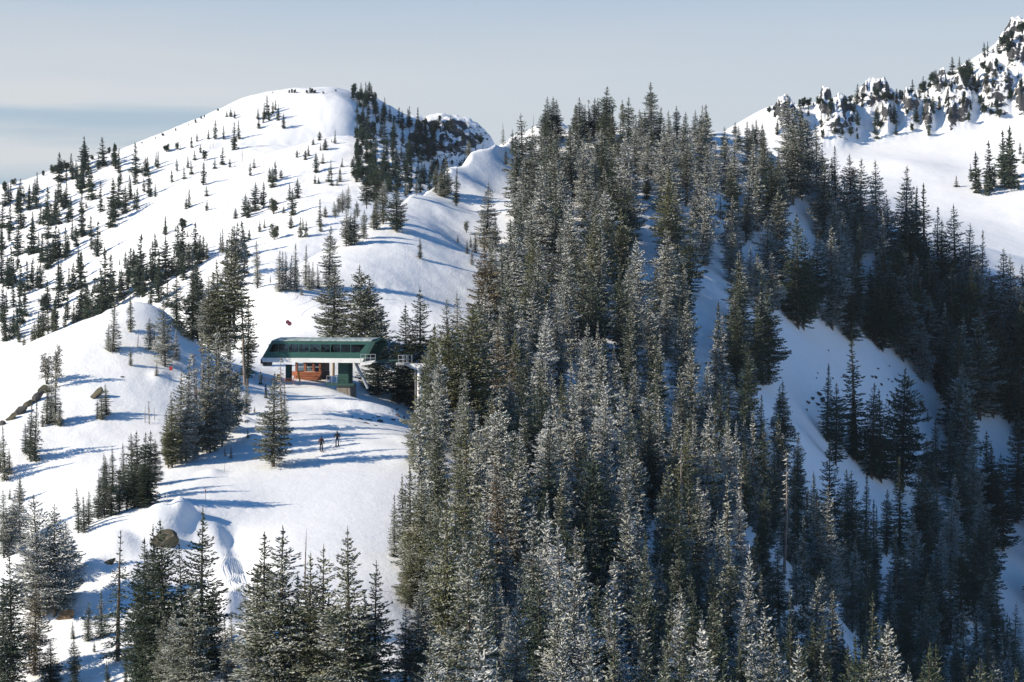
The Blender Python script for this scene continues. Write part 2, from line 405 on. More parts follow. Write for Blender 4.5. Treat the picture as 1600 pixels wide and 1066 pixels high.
# ---- snow and rock materials
def mat_snow(name, rocky=False):
    m = bpy.data.materials.new(name); m.use_nodes = True
    t = m.node_tree; t.nodes.clear(); k = NT(t)
    out = k.n('ShaderNodeOutputMaterial'); b = k.n('ShaderNodeBsdfPrincipled')
    k.l(b.outputs[0], out.inputs[0])
    geo = k.n('ShaderNodeNewGeometry'); pos = geo.outputs['Position']
    n1 = k.noise(pos, 0.35, 4.0, 0.6); n2 = k.noise(pos, 2.6, 3.0, 0.6)
    snow = k.mix(n1, (0.80, 0.81, 0.82, 1), (0.87, 0.87, 0.865, 1))
    b.inputs['Roughness'].default_value = 0.62
    b.inputs['Specular IOR Level'].default_value = 0.25
    bump = k.n('ShaderNodeBump'); bump.inputs['Strength'].default_value = 0.3; bump.inputs['Distance'].default_value = 0.35
    ms = k.n('ShaderNodeMapping'); k.l(pos, ms.inputs[0]); ms.inputs['Rotation'].default_value = (0, 0, .5); ms.inputs['Scale'].default_value = (1.0, .3, 1.0)
    n5 = k.noise(ms.outputs[0], 1.1, 4.0, 0.62, 0.6)
    gm = k.n('ShaderNodeAttribute', attribute_name='groom').outputs['Fac']
    wv = k.n('ShaderNodeTexWave', wave_type='BANDS', bands_direction='X'); mw = k.n('ShaderNodeMapping'); k.l(pos, mw.inputs[0]); mw.inputs['Rotation'].default_value = (0, 0, .16)
    k.l(mw.outputs[0], wv.inputs[0]); wv.inputs['Scale'].default_value = .42; wv.inputs['Distortion'].default_value = 5.0; wv.inputs['Detail'].default_value = 3.0; wv.inputs['Detail Scale'].default_value = .35
    h = k.m('ADD', k.m('MULTIPLY', n1, 1.2), k.m('MULTIPLY', n2, 0.32))
    h = k.m('ADD', h, k.m('MULTIPLY', n5, k.m('SUBTRACT', 0.45, k.m('MULTIPLY', gm, 0.35))))
    h = k.m('ADD', h, k.m('MULTIPLY', k.m('MULTIPLY', wv.outputs['Fac'], gm), 0.0))
    k.l(h, bump.inputs['Height']); k.l(bump.outputs[0], b.inputs['Normal'])
    if rocky:
        at = k.n('ShaderNodeAttribute', attribute_name='rock')
        sep = k.n('ShaderNodeSeparateXYZ'); k.l(geo.outputs['Normal'], sep.inputs[0])
        mpv = k.n('ShaderNodeMapping'); k.l(pos, mpv.inputs[0]); mpv.inputs['Scale'].default_value = (0.55, 0.55, 1.0)
        n3 = k.noise(mpv.outputs[0], 0.42, 6.0, 0.72, 0.8)
        steep = k.mr(sep.outputs[2], 0.86, 0.50)
        r = k.m('ADD', k.m('MULTIPLY', at.outputs['Fac'], k.m('ADD', k.m('MULTIPLY', steep, 0.62), 0.30)), k.m('MULTIPLY', k.m('SUBTRACT', n3, 0.5), 2.3))
        r = k.mr(r, 0.55, 0.62)
        r = k.m('MULTIPLY', r, k.mr(at.outputs['Fac'], 0.05, 0.2))
        rc = k.mix(k.noise(pos, 0.5, 5.0, 0.65), (0.022, 0.025, 0.030, 1), (0.080, 0.079, 0.078, 1))
        col = k.mix(r, snow, rc)
    else: col = snow
    k.l(col, b.inputs['Base Color'])
    return m
M = {}
M['snow'] = mat_snow('wind_packed_snow')
M['snow_rock'] = mat_snow('snow_over_rock', True)

ridge = tag(link('snow_ridge', near.mesh('snow_ridge', {'groom': near.groom}), M['snow']), 'white snow ridge with the ski run in the foreground', None, None, 'structure')
lm = tag(link('left_mountain', lmf.mesh('left_mountain', {'rock': lm_rock}), M['snow_rock']), 'snowy rounded peak with scattered trees in the left background', None, None, 'structure')
rm = tag(link('right_mountain', rmf.mesh('right_mountain', {'rock': rm_rock}), M['snow_rock']), 'snow bowl under a rocky ridge in the right background', None, None, 'structure')
gv = np.array([(-3000, -500, -115.0), (3000, -500, -115.0), (3000, 5000, -115.0), (-3000, 5000, -115.0)])
gr = tag(link('snow_ground', np_mesh('snow_ground', gv, np.array([[0, 1, 2, 3]])), M['snow']), 'snow covered valley floor below the ridges', None, None, 'structure')
# ---------------------------------------------------------------- tree materials
def mat_foliage():
    m = bpy.data.materials.new('frosted_needles'); m.use_nodes = True
    t = m.node_tree; t.nodes.clear(); k = NT(t)
    out = k.n('ShaderNodeOutputMaterial'); b = k.n('ShaderNodeBsdfPrincipled'); k.l(b.outputs[0], out.inputs[0])
    oi = k.n('ShaderNodeObjectInfo')
    sc = k.n('ShaderNodeSeparateColor'); k.l(oi.outputs['Color'], sc.inputs[0])
    fr = k.n('ShaderNodeAttribute', attribute_name='frost').outputs['Fac']
    tn = k.n('ShaderNodeAttribute', attribute_name='tone', attribute_type='INSTANCER').outputs['Fac']
    geo = k.n('ShaderNodeNewGeometry'); sp = k.n('ShaderNodeSeparateXYZ'); k.l(geo.outputs['Normal'], sp.inputs[0])
    n = k.noise(geo.outputs['Position'], 1.1, 3.0, 0.6)
    s = k.m('MULTIPLY', fr, 0.75)
    s = k.m('ADD', s, k.m('MULTIPLY', sp.outputs[2], 0.34))
    s = k.m('SUBTRACT', s, k.m('MULTIPLY', sp.outputs[0], 0.10))       # rime grows on the windward (left) side
    s = k.m('ADD', s, k.m('MULTIPLY', k.m('SUBTRACT', n, 0.5), 0.6))
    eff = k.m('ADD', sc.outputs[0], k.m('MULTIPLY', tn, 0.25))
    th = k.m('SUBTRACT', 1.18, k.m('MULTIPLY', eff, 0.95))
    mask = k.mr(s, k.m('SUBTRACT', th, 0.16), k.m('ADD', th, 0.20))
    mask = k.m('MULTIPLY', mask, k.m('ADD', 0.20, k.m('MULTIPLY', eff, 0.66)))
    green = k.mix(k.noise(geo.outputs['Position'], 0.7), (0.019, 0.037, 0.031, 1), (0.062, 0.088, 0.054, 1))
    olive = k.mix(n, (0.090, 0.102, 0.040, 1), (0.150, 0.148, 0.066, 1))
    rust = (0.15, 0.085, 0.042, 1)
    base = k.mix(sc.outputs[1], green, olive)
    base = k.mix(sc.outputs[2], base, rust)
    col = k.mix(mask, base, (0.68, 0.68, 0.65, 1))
    k.l(col, b.inputs['Base Color'])
    b.inputs['Roughness'].default_value = 0.7; b.inputs['Specular IOR Level'].default_value = 0.2
    return m
def mat_simple(name, c1, c2, scale=3.0, rough=0.7, metal=0.0, spec=0.4, bump=0.0, stretch=(1, 1, 1)):
    m = bpy.data.materials.new(name); m.use_nodes = True
    t = m.node_tree; t.nodes.clear(); k = NT(t)
    out = k.n('ShaderNodeOutputMaterial'); b = k.n('ShaderNodeBsdfPrincipled'); k.l(b.outputs[0], out.inputs[0])
    co = k.n('ShaderNodeTexCoord'); mp = k.n('ShaderNodeMapping'); k.l(co.outputs['Object'], mp.inputs[0]); mp.inputs['Scale'].default_value = stretch
    n = k.noise(mp.outputs[0], scale, 4.0, 0.6)
    col = k.mix(k.mr(n, 0.3, 0.7), (*c1, 1), (*c2, 1))
    k.l(col, b.inputs['Base Color'])
    b.inputs['Roughness'].default_value = rough; b.inputs['Metallic'].default_value = metal; b.inputs['Specular IOR Level'].default_value = spec
    if bump:
        bp = k.n('ShaderNodeBump'); bp.inputs['Strength'].default_value = bump; bp.inputs['Distance'].default_value = 0.03
        k.l(n, bp.inputs['Height']); k.l(bp.outputs[0], b.inputs['Normal'])
    return m
M['needles'] = mat_foliage()
M['bark'] = mat_simple('conifer_bark', (0.055, 0.045, 0.036), (0.16, 0.125, 0.095), 4.0, 0.9, bump=0.5, stretch=(1, 1, .3))
M['deadwood'] = mat_simple('weathered_deadwood', (0.13, 0.105, 0.09), (0.30, 0.25, 0.21), 3.0, 0.9, bump=0.4, stretch=(1, 1, .3))

# ---------------------------------------------------------------- tree shapes
class Tufts:
    def __init__(s): s.v = []; s.f = []; s.a = []
    def tuft(s, p, d, L, w, roll, frost, rng):
        d = d.normalized()
        side = d.cross(Vector((0, 0, 1)))
        if side.length < 1e-3: side = Vector((1, 0, 0))
        side.normalize(); n = side.cross(d)
        cr, sr = math.cos(roll), math.sin(roll)
        side, n = side * cr + n * sr, n * cr - side * sr
        i = len(s.v)
        drop = 0.28 * w
        s.v += [p - d * L * .5, p + side * w * .5 - n * drop, p + d * L * .5 - n * drop * .6, p - side * w * .5 - n * drop, p + n * w * .12 + d * L * .05]
        s.f += [(i, i + 1, i + 4), (i + 1, i + 2, i + 4), (i + 2, i + 3, i + 4), (i + 3, i, i + 4)]
        s.a += [frost * .8, frost, min(1, frost + .18), frost, frost * .95]
    def mesh(s, name):
        me = np_mesh(name, np.array([tuple(v) for v in s.v]), np.array(s.f)); set_attr(me, 'frost', s.a)
        me.materials.append(M['needles']); return me

def tubes(name, segs, mat, sides=6):
    v = []; f = []
    for pts in segs:
        base = len(v)
        for k, (p, r) in enumerate(pts):
            p = Vector(p)
            a = Vector(pts[min(k + 1, len(pts) - 1)][0]) - Vector(pts[max(k - 1, 0)][0]); a.normalize()
            x = a.cross(Vector((0.31, 0.95, 0.05))); x.normalize(); y = a.cross(x)
            for q in range(sides):
                an = 2 * math.pi * q / sides
                v.append(p + x * (math.cos(an) * r) + y * (math.sin(an) * r))
        for k in range(len(pts) - 1):
            for q in range(sides):
                f.append((base + k * sides + q, base + k * sides + (q + 1) % sides, base + (k + 1) * sides + (q + 1) % sides, base + (k + 1) * sides + q))
    me = np_mesh(name, np.array([tuple(q) for q in v]), np.array(f), True)
    me.materials.append(mat); return me

def make_conifer(seed, h, R, lev, nb, tl, full=0.55, pw=0.85, base=0.05, droop=0.45, sparse=0.12, up_top=0.3, dens=1.0):
    """h height, R crown radius, full = share of the height (from the tip) where the crown reaches its whole width"""
    r = random.Random(seed); T = Tufts()
    ph = [r.uniform(0, 6.28) for _ in range(6)]
    lean = (r.uniform(-.025, .025) * h, r.uniform(-.025, .025) * h)
    zs = []; z = base
    while z < .985:
        zs.append(z); z += (0.985 - base) / lev * r.uniform(.6, 1.4)
    for z0 in zs:
        t = (z0 - base) / (.985 - base)
        q = (1 - t) / full
        rad = R * min(1.0, q ** pw) * (0.86 + 0.14 * math.sin(t * 19 + ph[0]) + .08 * math.sin(t * 43 + ph[4]))
        if t < .12: rad *= 0.55 + 0.45 * t / .12
        rad = max(rad, 0.09 * R * (1.3 - t))
        ox, oy = lean[0] * t * t, lean[1] * t * t
        n = max(3, int(round(nb * (0.4 + 0.6 * min(1, rad / R)))))
        a0 = r.uniform(0, 6.28)
        for b in range(n):
            az = a0 + 6.283 * (b + r.uniform(-.4, .4)) / n
            lob = 1 + .22 * math.sin(2 * az + ph[1] + t * 9) + .18 * math.sin(3 * az + ph[2] - t * 14) + .10 * math.sin(5 * az + ph[3] + t * 31)
            if r.random() < sparse: continue
            L = rad * lob * r.choice((r.uniform(.45, .85), r.uniform(.75, 1.1), r.uniform(.85, 1.25)))
            L = min(L, rad * 1.28)
            dr = droop * (1 - t * 1.1) + r.uniform(-.18, .18) - up_top * max(0, t - .55)
            out = Vector((math.cos(az), math.sin(az), 0)); lat = Vector((-out.y, out.x, 0))
            z = h * (z0 + r.uniform(-.5, .5) / lev)
            fz = r.uniform(0.0, 0.75)
            m = max(3, int(round(dens * (L / tl) * (2.3 + 2.2 * L))))
            for c in range(m):
                s0 = 1 - (1 - (c + r.random()) / m) ** 1.25
                if s0 < .15 and r.random() < .5: continue
                zz = z - dr * L * s0 + 0.25 * L * s0 * s0 + r.uniform(-.25, .1) * tl
                lw = (.12 + .55 * s0 * (1.15 - s0)) * L * r.uniform(-1, 1) * 1.3
                p = Vector((ox, oy, zz)) + out * (L * s0) + lat * lw - Vector((0, 0, .22 * abs(lw)))
                d = out * .9 + lat * (r.uniform(-.5, .5) + .7 * lw / max(L, .1)) + Vector((0, 0, -dr + .5 * s0 + r.uniform(-.4, .3)))
                T.tuft(p, d, tl * r.uniform(.7, 1.4), tl * r.uniform(.30, .55), r.uniform(-.9, .9),
                       min(1, max(0, fz * .62 + .36 * s0 + r.uniform(-.20, .22) + .12 * t)), r)
    for c in range(8):
        z = h * (.925 + .075 * c / 7)
        T.tuft(Vector((lean[0], lean[1], z)), Vector((r.uniform(-.3, .3), r.uniform(-.3, .3), 1)), tl * 1.3, tl * .3, r.uniform(0, 3), r.uniform(.2, .8), r)
    crown = T.mesh('crown')
    tr = [[((0, 0, -1.2), h * .0125 + .06), ((0, 0, h * .3), h * .010 + .04), ((lean[0] * .5, lean[1] * .5, h * .7), h * .005 + .02), ((lean[0], lean[1], h), .012)]]
    for _ in range(9):
        z = h * r.uniform(.03, max(.08, base + .1)); az = r.uniform(0, 6.28); l = R * r.uniform(.35, .8)
        tr.append([((0, 0, z), .03), ((math.cos(az) * l, math.sin(az) * l, z - .25 * l), .008)])
    return crown, tubes('trunk', tr, M['bark']), h

def make_pine(seed, h, R, lead, tl):
    r = random.Random(seed); T = Tufts(); tr = []
    for li in range(lead):
        az = 6.283 * li / lead + r.uniform(-.5, .5); l = R * r.uniform(.15, .6) if lead > 1 else 0
        top = Vector((math.cos(az) * l, math.sin(az) * l, h * (1 if li == 0 else r.uniform(.7, .97))))
        mid = Vector((top.x * .45, top.y * .45, h * .35))
        tr.append([((0, 0, -1.0), .02 * h), (tuple(mid), .013 * h), (tuple(top), .02)])
        nb = int(26 if lead > 1 else 44)
        for b in range(nb):
            t = .16 + .84 * (b + r.random()) / nb
            p0 = mid.lerp(top, (t - .3) / .7) if t > .3 else Vector((0, 0, 0)).lerp(mid, t / .3)
            a2 = r.uniform(0, 6.28); L = R * (.85 if lead > 1 else 1.0) * (1.05 - .75 * t) * r.uniform(.55, 1.1)
            out = Vector((math.cos(a2), math.sin(a2), r.uniform(.05, .55))).normalized()
            tip = p0 + out * L
            tr.append([(tuple(p0), .03), (tuple(tip), .01)])
            nt = int(16 * (L / R) + 8); fz = r.uniform(0, .7)
            for c in range(nt):
                s0 = r.uniform(.35, 1.0)
                p = p0.lerp(tip, s0) + Vector((r.gauss(0, .17), r.gauss(0, .17), r.gauss(.05, .14))) * R * .8
                d = out + Vector((r.uniform(-.8, .8), r.uniform(-.8, .8), r.uniform(-.2, .9)))
                T.tuft(p, d, tl * r.uniform(.7, 1.3), tl * r.uniform(.4, .7), r.uniform(-1, 1), min(1, max(0, fz * .6 + .35 * s0 + r.uniform(-.2, .25))), r)
    return T.mesh('crown'), tubes('trunk', tr, M['bark'], 5), h

def make_dead(seed, h, R, n, frost):
    r = random.Random(seed); T = Tufts()
    bow = r.uniform(-.03, .03) * h
    tr = [[((0, 0, -1), .013 * h + .05), ((bow, 0, h * .5), .009 * h + .03), ((0, 0, h), .015)]]
    for b in range(n):
        t = r.uniform(.12, .97); az = r.uniform(0, 6.28); L = R * (1.1 - .8 * t) * r.uniform(.35, 1.1)
        p = Vector((bow * (1 - abs(2 * t - 1)), 0, h * t)); q = p + Vector((math.cos(az) * L, math.sin(az) * L, -L * r.uniform(-.1, .55)))
        tr.append([(tuple(p), .028), (tuple(p.lerp(q, .6) + Vector((0, 0, .05 * L))), .018), (tuple(q), .007)])
        for c in range(frost):
            s0 = r.uniform(.3, 1)
            T.tuft(p.lerp(q, s0) + Vector((r.gauss(0, .06), r.gauss(0, .06), 0)), q - p, r.uniform(.25, .5), r.uniform(.08, .18), r.uniform(-1, 1), r.uniform(.2, 1), r)
    return T.mesh('twigs'), tubes('trunk', tr, M['deadwood'], 5), h

def one_mesh(cr, tk, name):
    """crown and trunk of a far tree in one mesh with two materials"""
    a = bmesh.new(); a.from_mesh(cr)
    n = len(a.faces); a.from_mesh(tk); a.faces.ensure_lookup_table()
    for i in range(n, len(a.faces)): a.faces[i].material_index = 1
    me = bpy.data.meshes.new(name); a.to_mesh(me); a.free()
    me.materials.append(M['needles']); me.materials.append(M['bark']); return me

PROTO = {}
PROTO['spire'] = [make_conifer(100 + i, 12, R, 46, 8, .33, full, .8, .03, dr, .10) for i, (R, full, dr) in enumerate([(1.6, .8, .55), (1.35, .65, .6), (1.85, .9, .5), (1.45, .5, .6)])]
PROTO['spruce'] = [make_conifer(200 + i, 15, R, 48, 9, .34, full, .75, .06, dr, .12) for i, (R, full, dr) in enumerate([(2.6, .62, .42), (2.25, .5, .5), (2.9, .75, .38), (2.1, .42, .45), (2.5, .55, .35)])]
PROTO['broad'] = [make_conifer(300 + i, 14, R, 44, 10, .36, full, .7, .07, dr, .14, .45) for i, (R, full, dr) in enumerate([(3.3, .7, .25), (3.3, .55, .28)])]
PROTO['open'] = [make_conifer(400 + i, 12, R, 26, 7, .30, .95, .85, .06, .55, .16) for i, R in enumerate([2.3, 2.1])]
PROTO['pine'] = [make_pine(500 + i, 8, R, ld, .42) for i, (R, ld) in enumerate([(2.4, 4), (2.1, 3), (1.9, 2)])]
PROTO['dead'] = [make_dead(600 + i, 12, R, n, f) for i, (R, n, f) in enumerate([(1.0, 60, 1), (1.4, 80, 3), (.5, 26, 1)])]
_far = [make_conifer(700 + i, 12, R, 26, 7, .80, full, .8, .02, .5, .15) for i, (R, full) in enumerate([(2.1, .8), (1.7, .6), (2.6, .9), (2.3, .5), (1.6, .9)])]
_fb = [make_pine(800 + i, 6, R, ld, .55) for i, (R, ld) in enumerate([(2.0, 3), (1.6, 2), (2.4, 4), (1.5, 3)])]
_fd = [make_dead(850, 11, .8, 26, 1)]
PROTO['far'] = [(one_mesh(a, b, 'fir_tree'), None, h) for a, b, h in _far]
PROTO['farbush'] = [(one_mesh(a, b, 'dwarf_pine'), None, h) for a, b, h in _fb]
PROTO['fardead'] = [(one_mesh(a, b, 'dead_fir'), None, h) for a, b, h in _fd]
# ---------------------------------------------------------------- planting
ORD = ['leftmost', 'second from left', 'third from left', 'fourth from left', 'fifth from left', 'sixth from left', 'seventh from left', 'eighth from left', 'ninth from left', 'tenth from left']
def ordinal(i, n):
    if n == 1: return ''
    if n == 2: return 'left' if i == 0 else 'right'
    if i == n - 1: return 'rightmost'
    if i < len(ORD): return ORD[i]
    k = i + 1
    suf = 'th' if 10 <= k % 100 <= 20 else {1: 'st', 2: 'nd', 3: 'rd'}.get(k % 10, 'th')
    return '%d%s from left' % (k, suf)
NUM = ['zero', 'one', 'two', 'three', 'four', 'five', 'six', 'seven', 'eight', 'nine', 'ten', 'eleven', 'twelve']
def num(n): return NUM[n] if n <= 12 else str(n)

KNAME = {'spire': 'fir_tree', 'spruce': 'spruce_tree', 'broad': 'spruce_tree', 'open': 'fir_tree', 'pine': 'pine_tree', 'dead': 'dead_tree', 'far': 'mountain_fir', 'farbush': 'dwarf_pine', 'fardead': 'dead_tree'}
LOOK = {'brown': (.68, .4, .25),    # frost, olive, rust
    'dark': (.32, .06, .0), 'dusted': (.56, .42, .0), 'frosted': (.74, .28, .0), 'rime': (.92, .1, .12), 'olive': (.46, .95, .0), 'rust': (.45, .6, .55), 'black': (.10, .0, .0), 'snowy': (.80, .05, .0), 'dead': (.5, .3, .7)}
TREES = []
def plant(kind, x, y, z, h, look='dusted', wide=1.0, parent_names=True, tilt=0.0):
    pr = RNG.choice(PROTO[kind]); s = h / pr[2]
    col = LOOK[look]; j = RNG.uniform(-.10, .10)
    col = (min(1, max(0, col[0] + j)), min(1, max(0, col[1] + RNG.uniform(-.06, .12))), max(0, col[2] + (RNG.uniform(-.05, .1) if col[2] > 0 else 0)), 1)
    rz = RNG.uniform(0, 6.283); wv = wide * RNG.uniform(.9, 1.12) * (1.3 if h < 4.5 else 1.0)
    nm = KNAME[kind]
    if pr[1] is None:
        o = bpy.data.objects.new(nm, pr[0]); C.objects.link(o); o.color = col
    else:
        o = bpy.data.objects.new(nm, None); C.objects.link(o)
        c = bpy.data.objects.new('crown' if kind != 'dead' else 'twigs', pr[0]); C.objects.link(c); c.parent = o; c.color = col
        if kind == 'dead': c['kind'] = 'stuff'
        t = bpy.data.objects.new('trunk', pr[1]); C.objects.link(t); t.parent = o
    o.location = (x, y, z - .05); o.rotation_euler = (RNG.gauss(0, .018), RNG.gauss(0, .02) + tilt, rz); o.scale = (s * wv, s * wv, s)
    return o

FIELD = {'near': near, 'left': lmf, 'right': rmf}
OCC = []     # planted spots (x, y)
def cluster(field, zoom, trees, label, group, cat='tree', D=None):
    """trees: (x, base, top, kind, look[, wide]) measured on an enlarged piece of the photo given by zoom = (x0, y0, scale)"""
    x0, y0, s = zoom; f = FIELD[field]; out = []
    for tr in sorted(trees, key=lambda q: q[0]):
        px, pb, pt = x0 + tr[0] / s, y0 + tr[1] / s, y0 + tr[2] / s
        if D: x, y, z = P(px, pb, D)
        else: x, y, z, ok = f.hit(px, pb)
        h = max(.7, (z - (HY - pt) / F * y) * -1)
        w = tr[5] if len(tr) > 5 else 1.0
        o = plant(tr[3], x, y, z, h, tr[4], w); OCC.append((x, y)); out.append(o)
    n = len(out)
    for i, o in enumerate(out):
        lab = label.replace('{o}', ordinal(i, n)).replace('{n}', num(n)).replace('  ', ' ').strip()
        tag(o, lab, cat, group if n > 1 else None)
    return out
Z0 = (0, 0, 1.0)
ZA = (0, 100, 3.9925); ZB = (400, 100, 3.4717); ZC = (800, 100, 3.9925); ZD = (1140, 20, 3.4717); ZE = (0, 320, 3.9925)
ZF = (380, 360, 3.9925); ZG = (380, 490, 5.33); ZH = (0, 500, 3.9925); ZI = (0, 740, 3.331); ZJ = (380, 740, 3.331); ZK = (340, 640, 3.4717)
ZL = (1140, 300, 3.4717); ZM = (1140, 500, 3.4717); ZN = (1140, 760, 3.4783); ZO = (780, 340, 3.4717)
def L(kind, look, *tri, w=1.0): return [(a, b, c, kind, look, w) for a, b, c in tri]

# -- left mountain
cluster('left', ZA, L('far', 'black', (30,885,740),(68,860,725),(120,920,755),(150,860,775),(185,870,750),(215,820,715),(105,930,790)) , '{o} of {n} dark firs at the left edge below the skyline', 'dark firs low on the far left skyline')
cluster('left', ZA, L('far', 'black', (300,980,770),(250,1000,870),(270,1010,900),(325,1010,870),(345,990,850),(385,890,740),(415,880,740),(404,900,780),(415,730,650)), '{o} of {n} dark firs grouped on the left mountain\'s lower left snowfield', 'dark firs on the lower left snowfield')
cluster('left', ZA, L('far', 'black', (450,720,610),(475,715,600),(510,780,620),(550,690,575),(555,770,620),(575,850,650),(510,930,800),(538,900,850),(560,800,690)), '{o} of {n} black firs in the tall stand under the far left skyline', 'tall stand of firs on the far left')
cluster('left', ZA, L('far', 'black', (615,660,560),(645,640,550),(715,620,510),(705,985,715),(750,750,660),(780,930,760),(815,830,725),(855,910,770),(840,900,800),(740,790,745)), '{o} of {n} firs strung across the left mountain\'s mid slope', 'firs across the mid slope of the left mountain')
cluster('left', ZA, L('far', 'black', (900,800,710),(920,680,575),(908,700,580),(930,820,650),(985,650,540),(970,640,550),(970,830,745),(1072,740,660),(940,830,770)), '{o} of {n} firs standing close on the left mountain\'s middle snowfield', 'close firs on the middle snowfield')
cluster('left', ZA, L('farbush', 'black', (1040,550,500),(1105,540,490),(1275,605,540)) + L('far', 'black', (1105,670,590),(1150,720,640),(1172,650,575),(1195,690,600),(1270,755,610),(1340,655,590),(1215,600,540)), '{o} of {n} small trees scattered below the left mountain\'s upper shoulder', 'small trees below the upper shoulder')
cluster('left', ZA, L('far', 'black', (1195,525,450),(1228,485,430),(1250,555,500),(1340,470,350),(1300,470,410),(1395,470,385),(1460,535,365),(1490,470,350),(1385,630,520),(1440,330,270),(1465,340,290),(1415,330,290)), '{o} of {n} firs high on the left mountain near its skyline', 'firs high on the left mountain')
cluster('left', ZA, L('far', 'dark', (1435,645,590),(1560,700,610),(1585,650,590),(1290,825,760),(1290,915,850),(1180,895,780),(1162,905,820),(1030,1060,960),(1095,1045,1000),(1530,950,810),(1550,960,850),(1590,920,740),(1470,965,900)) + L('farbush', 'dark', (1140,1025,965)), '{o} of {n} lone firs on the smooth face of the left mountain', 'lone firs on the smooth face')
cluster('left', ZA, L('farbush', 'black', (30,800,735),(85,760,715),(270,700,665),(330,690,630),(360,685,620),(385,680,610),(415,665,605),(575,600,570),(680,565,520),(718,550,500),(885,497,487),(970,468,455),(1015,450,430),(1095,420,400),(1175,385,373),(1220,370,345),(1255,345,325),(1275,335,318),(1360,295,278)), '{o} of {n} dwarf pines along the left mountain\'s sloping skyline', 'dwarf pines along the left skyline', 'shrub')
cluster('left', ZA, L('fardead', 'dead', (1125,530,440),(1160,480,420),(1310,530,480),(1330,520,470),(1540,370,310),(1510,610,520),(650,920,845),(1330,1000,960),(1110,780,700),(1465,640,590)), '{o} of {n} bare thin snags on the left mountain', 'bare snags on the left mountain')
cluster('left', ZB, L('farbush', 'black', (180,160,140),(195,158,135),(210,160,138),(275,160,140),(300,160,130),(318,160,140),(365,162,148),(433,150,138),(90,160,150)), '{o} of {n} dark shrubs on top of the left peak', 'shrubs on top of the left peak', 'shrub')
cluster('left', ZB, L('far', 'black', (60,280,170),(45,300,210),(90,270,200),(120,305,220),(150,350,270),(70,310,230),(15,350,290),(40,320,280),(10,300,240),(105,250,195)), '{o} of {n} firs clumped just left of the left peak\'s bare dome', 'firs beside the bare dome')
cluster('left', ZB, L('far', 'black', (345,415,362),(428,432,358),(375,467,405),(350,470,430),(222,507,465),(267,520,465),(285,500,438),(327,590,480),(362,540,485),(310,440,405),(405,600,520),(235,490,475),(410,425,405)), '{o} of {n} small firs on the open face under the left peak', 'small firs under the left peak')
cluster('left', ZB, L('far', 'dark', (90,670,560),(105,640,525),(75,640,560),(135,620,570),(40,780,640),(30,760,690),(200,820,680),(225,730,620),(185,740,650),(190,890,820)) + L('farbush', 'dusted', (95,815,730),(100,955,870)), '{o} of {n} trees dotted over the left mountain\'s lower snowfield', 'trees dotted over the lower snowfield')
cluster('left', ZB, L('far', 'dusted', (20,910,850),(45,890,840),(240,940,830),(270,940,850),(255,900,830),(345,880,730),(375,830,770),(150,810,770),(320,650,600),(395,640,560),(455,640,590),(350,910,840)), '{o} of {n} snow dusted firs in the hollow between peak and near ridge', 'firs in the hollow below the peak')
cluster('left', ZB, L('far', 'black', (530,600,500),(545,640,540),(522,560,510),(575,620,560),(610,600,560),(455,600,560),(465,560,510),(440,660,620),(410,660,600),(340,650,610)), '{o} of {n} dark firs at the foot of the peak\'s descending rib', 'firs at the foot of the rib')
cluster('left', ZE, L('far', 'black', (10,330,150),(195,310,75),(210,300,110),(240,300,170),(265,360,180),(258,350,230),(295,400,210),(330,360,190),(315,390,250),(370,330,150),(412,330,140),(425,300,180),(475,260,130),(450,220,80),(515,200,20)), '{o} of {n} tall dark firs in the thick stand at far left', 'thick stand of firs at far left')
cluster('left', ZE, L('far', 'black', (70,500,260),(45,500,320),(85,490,330),(110,400,270),(125,570,370),(205,520,330),(195,480,360),(250,520,360),(235,510,380),(365,440,350),(455,540,360)), '{o} of {n} dark firs in shadowed snow at the photo\'s left edge', 'firs in shadowed snow at the left edge')
cluster('left', ZE, L('far', 'dark', (400,600,490),(40,650,540),(60,840,700),(30,850,720),(85,800,680),(15,740,630),(120,860,750),(142,740,680),(345,790,600),(330,720,640),(405,770,640),(150,620,570)) + L('farbush', 'dark', (275,650,570)), '{o} of {n} firs behind the left spur\'s snow crest', 'firs behind the left spur')
cluster('left', ZE, L('far', 'dark', (460,740,600),(480,730,620),(510,700,470),(540,720,500),(560,700,540),(590,550,450),(610,550,470),(655,640,270),(640,660,400),(690,540,310),(700,660,420),(610,690,590)), '{o} of {n} firs in the dark stand above the left spur\'s crest', 'dark stand above the left spur')
cluster('left', ZE, L('far', 'dark', (780,390,290),(745,375,335),(830,480,280),(800,480,330),(870,560,190),(890,560,400),(850,540,320),(840,400,280),(940,470,270),(965,440,300),(990,510,340),(915,440,350),(1035,460,200),(750,600,410),(1085,430,280),(1110,440,235),(1140,430,280),(1070,430,320)), '{o} of {n} slim firs on the slope behind the left snow knob', 'slim firs behind the left snow knob')
cluster('left', ZE, L('far', 'dusted', (1180,400,230),(1200,400,280),(1270,340,190),(1250,350,220),(1290,340,230),(1390,300,150),(1380,290,170),(1465,290,130)) + L('far', 'dark', (975,265,215),(1030,190,70),(1170,200,160),(1520,230,150),(1555,220,150)) + L('farbush', 'dark', (1140,150,85)), '{o} of {n} firs on the snowfield above the central spruce stand', 'firs above the central stand')
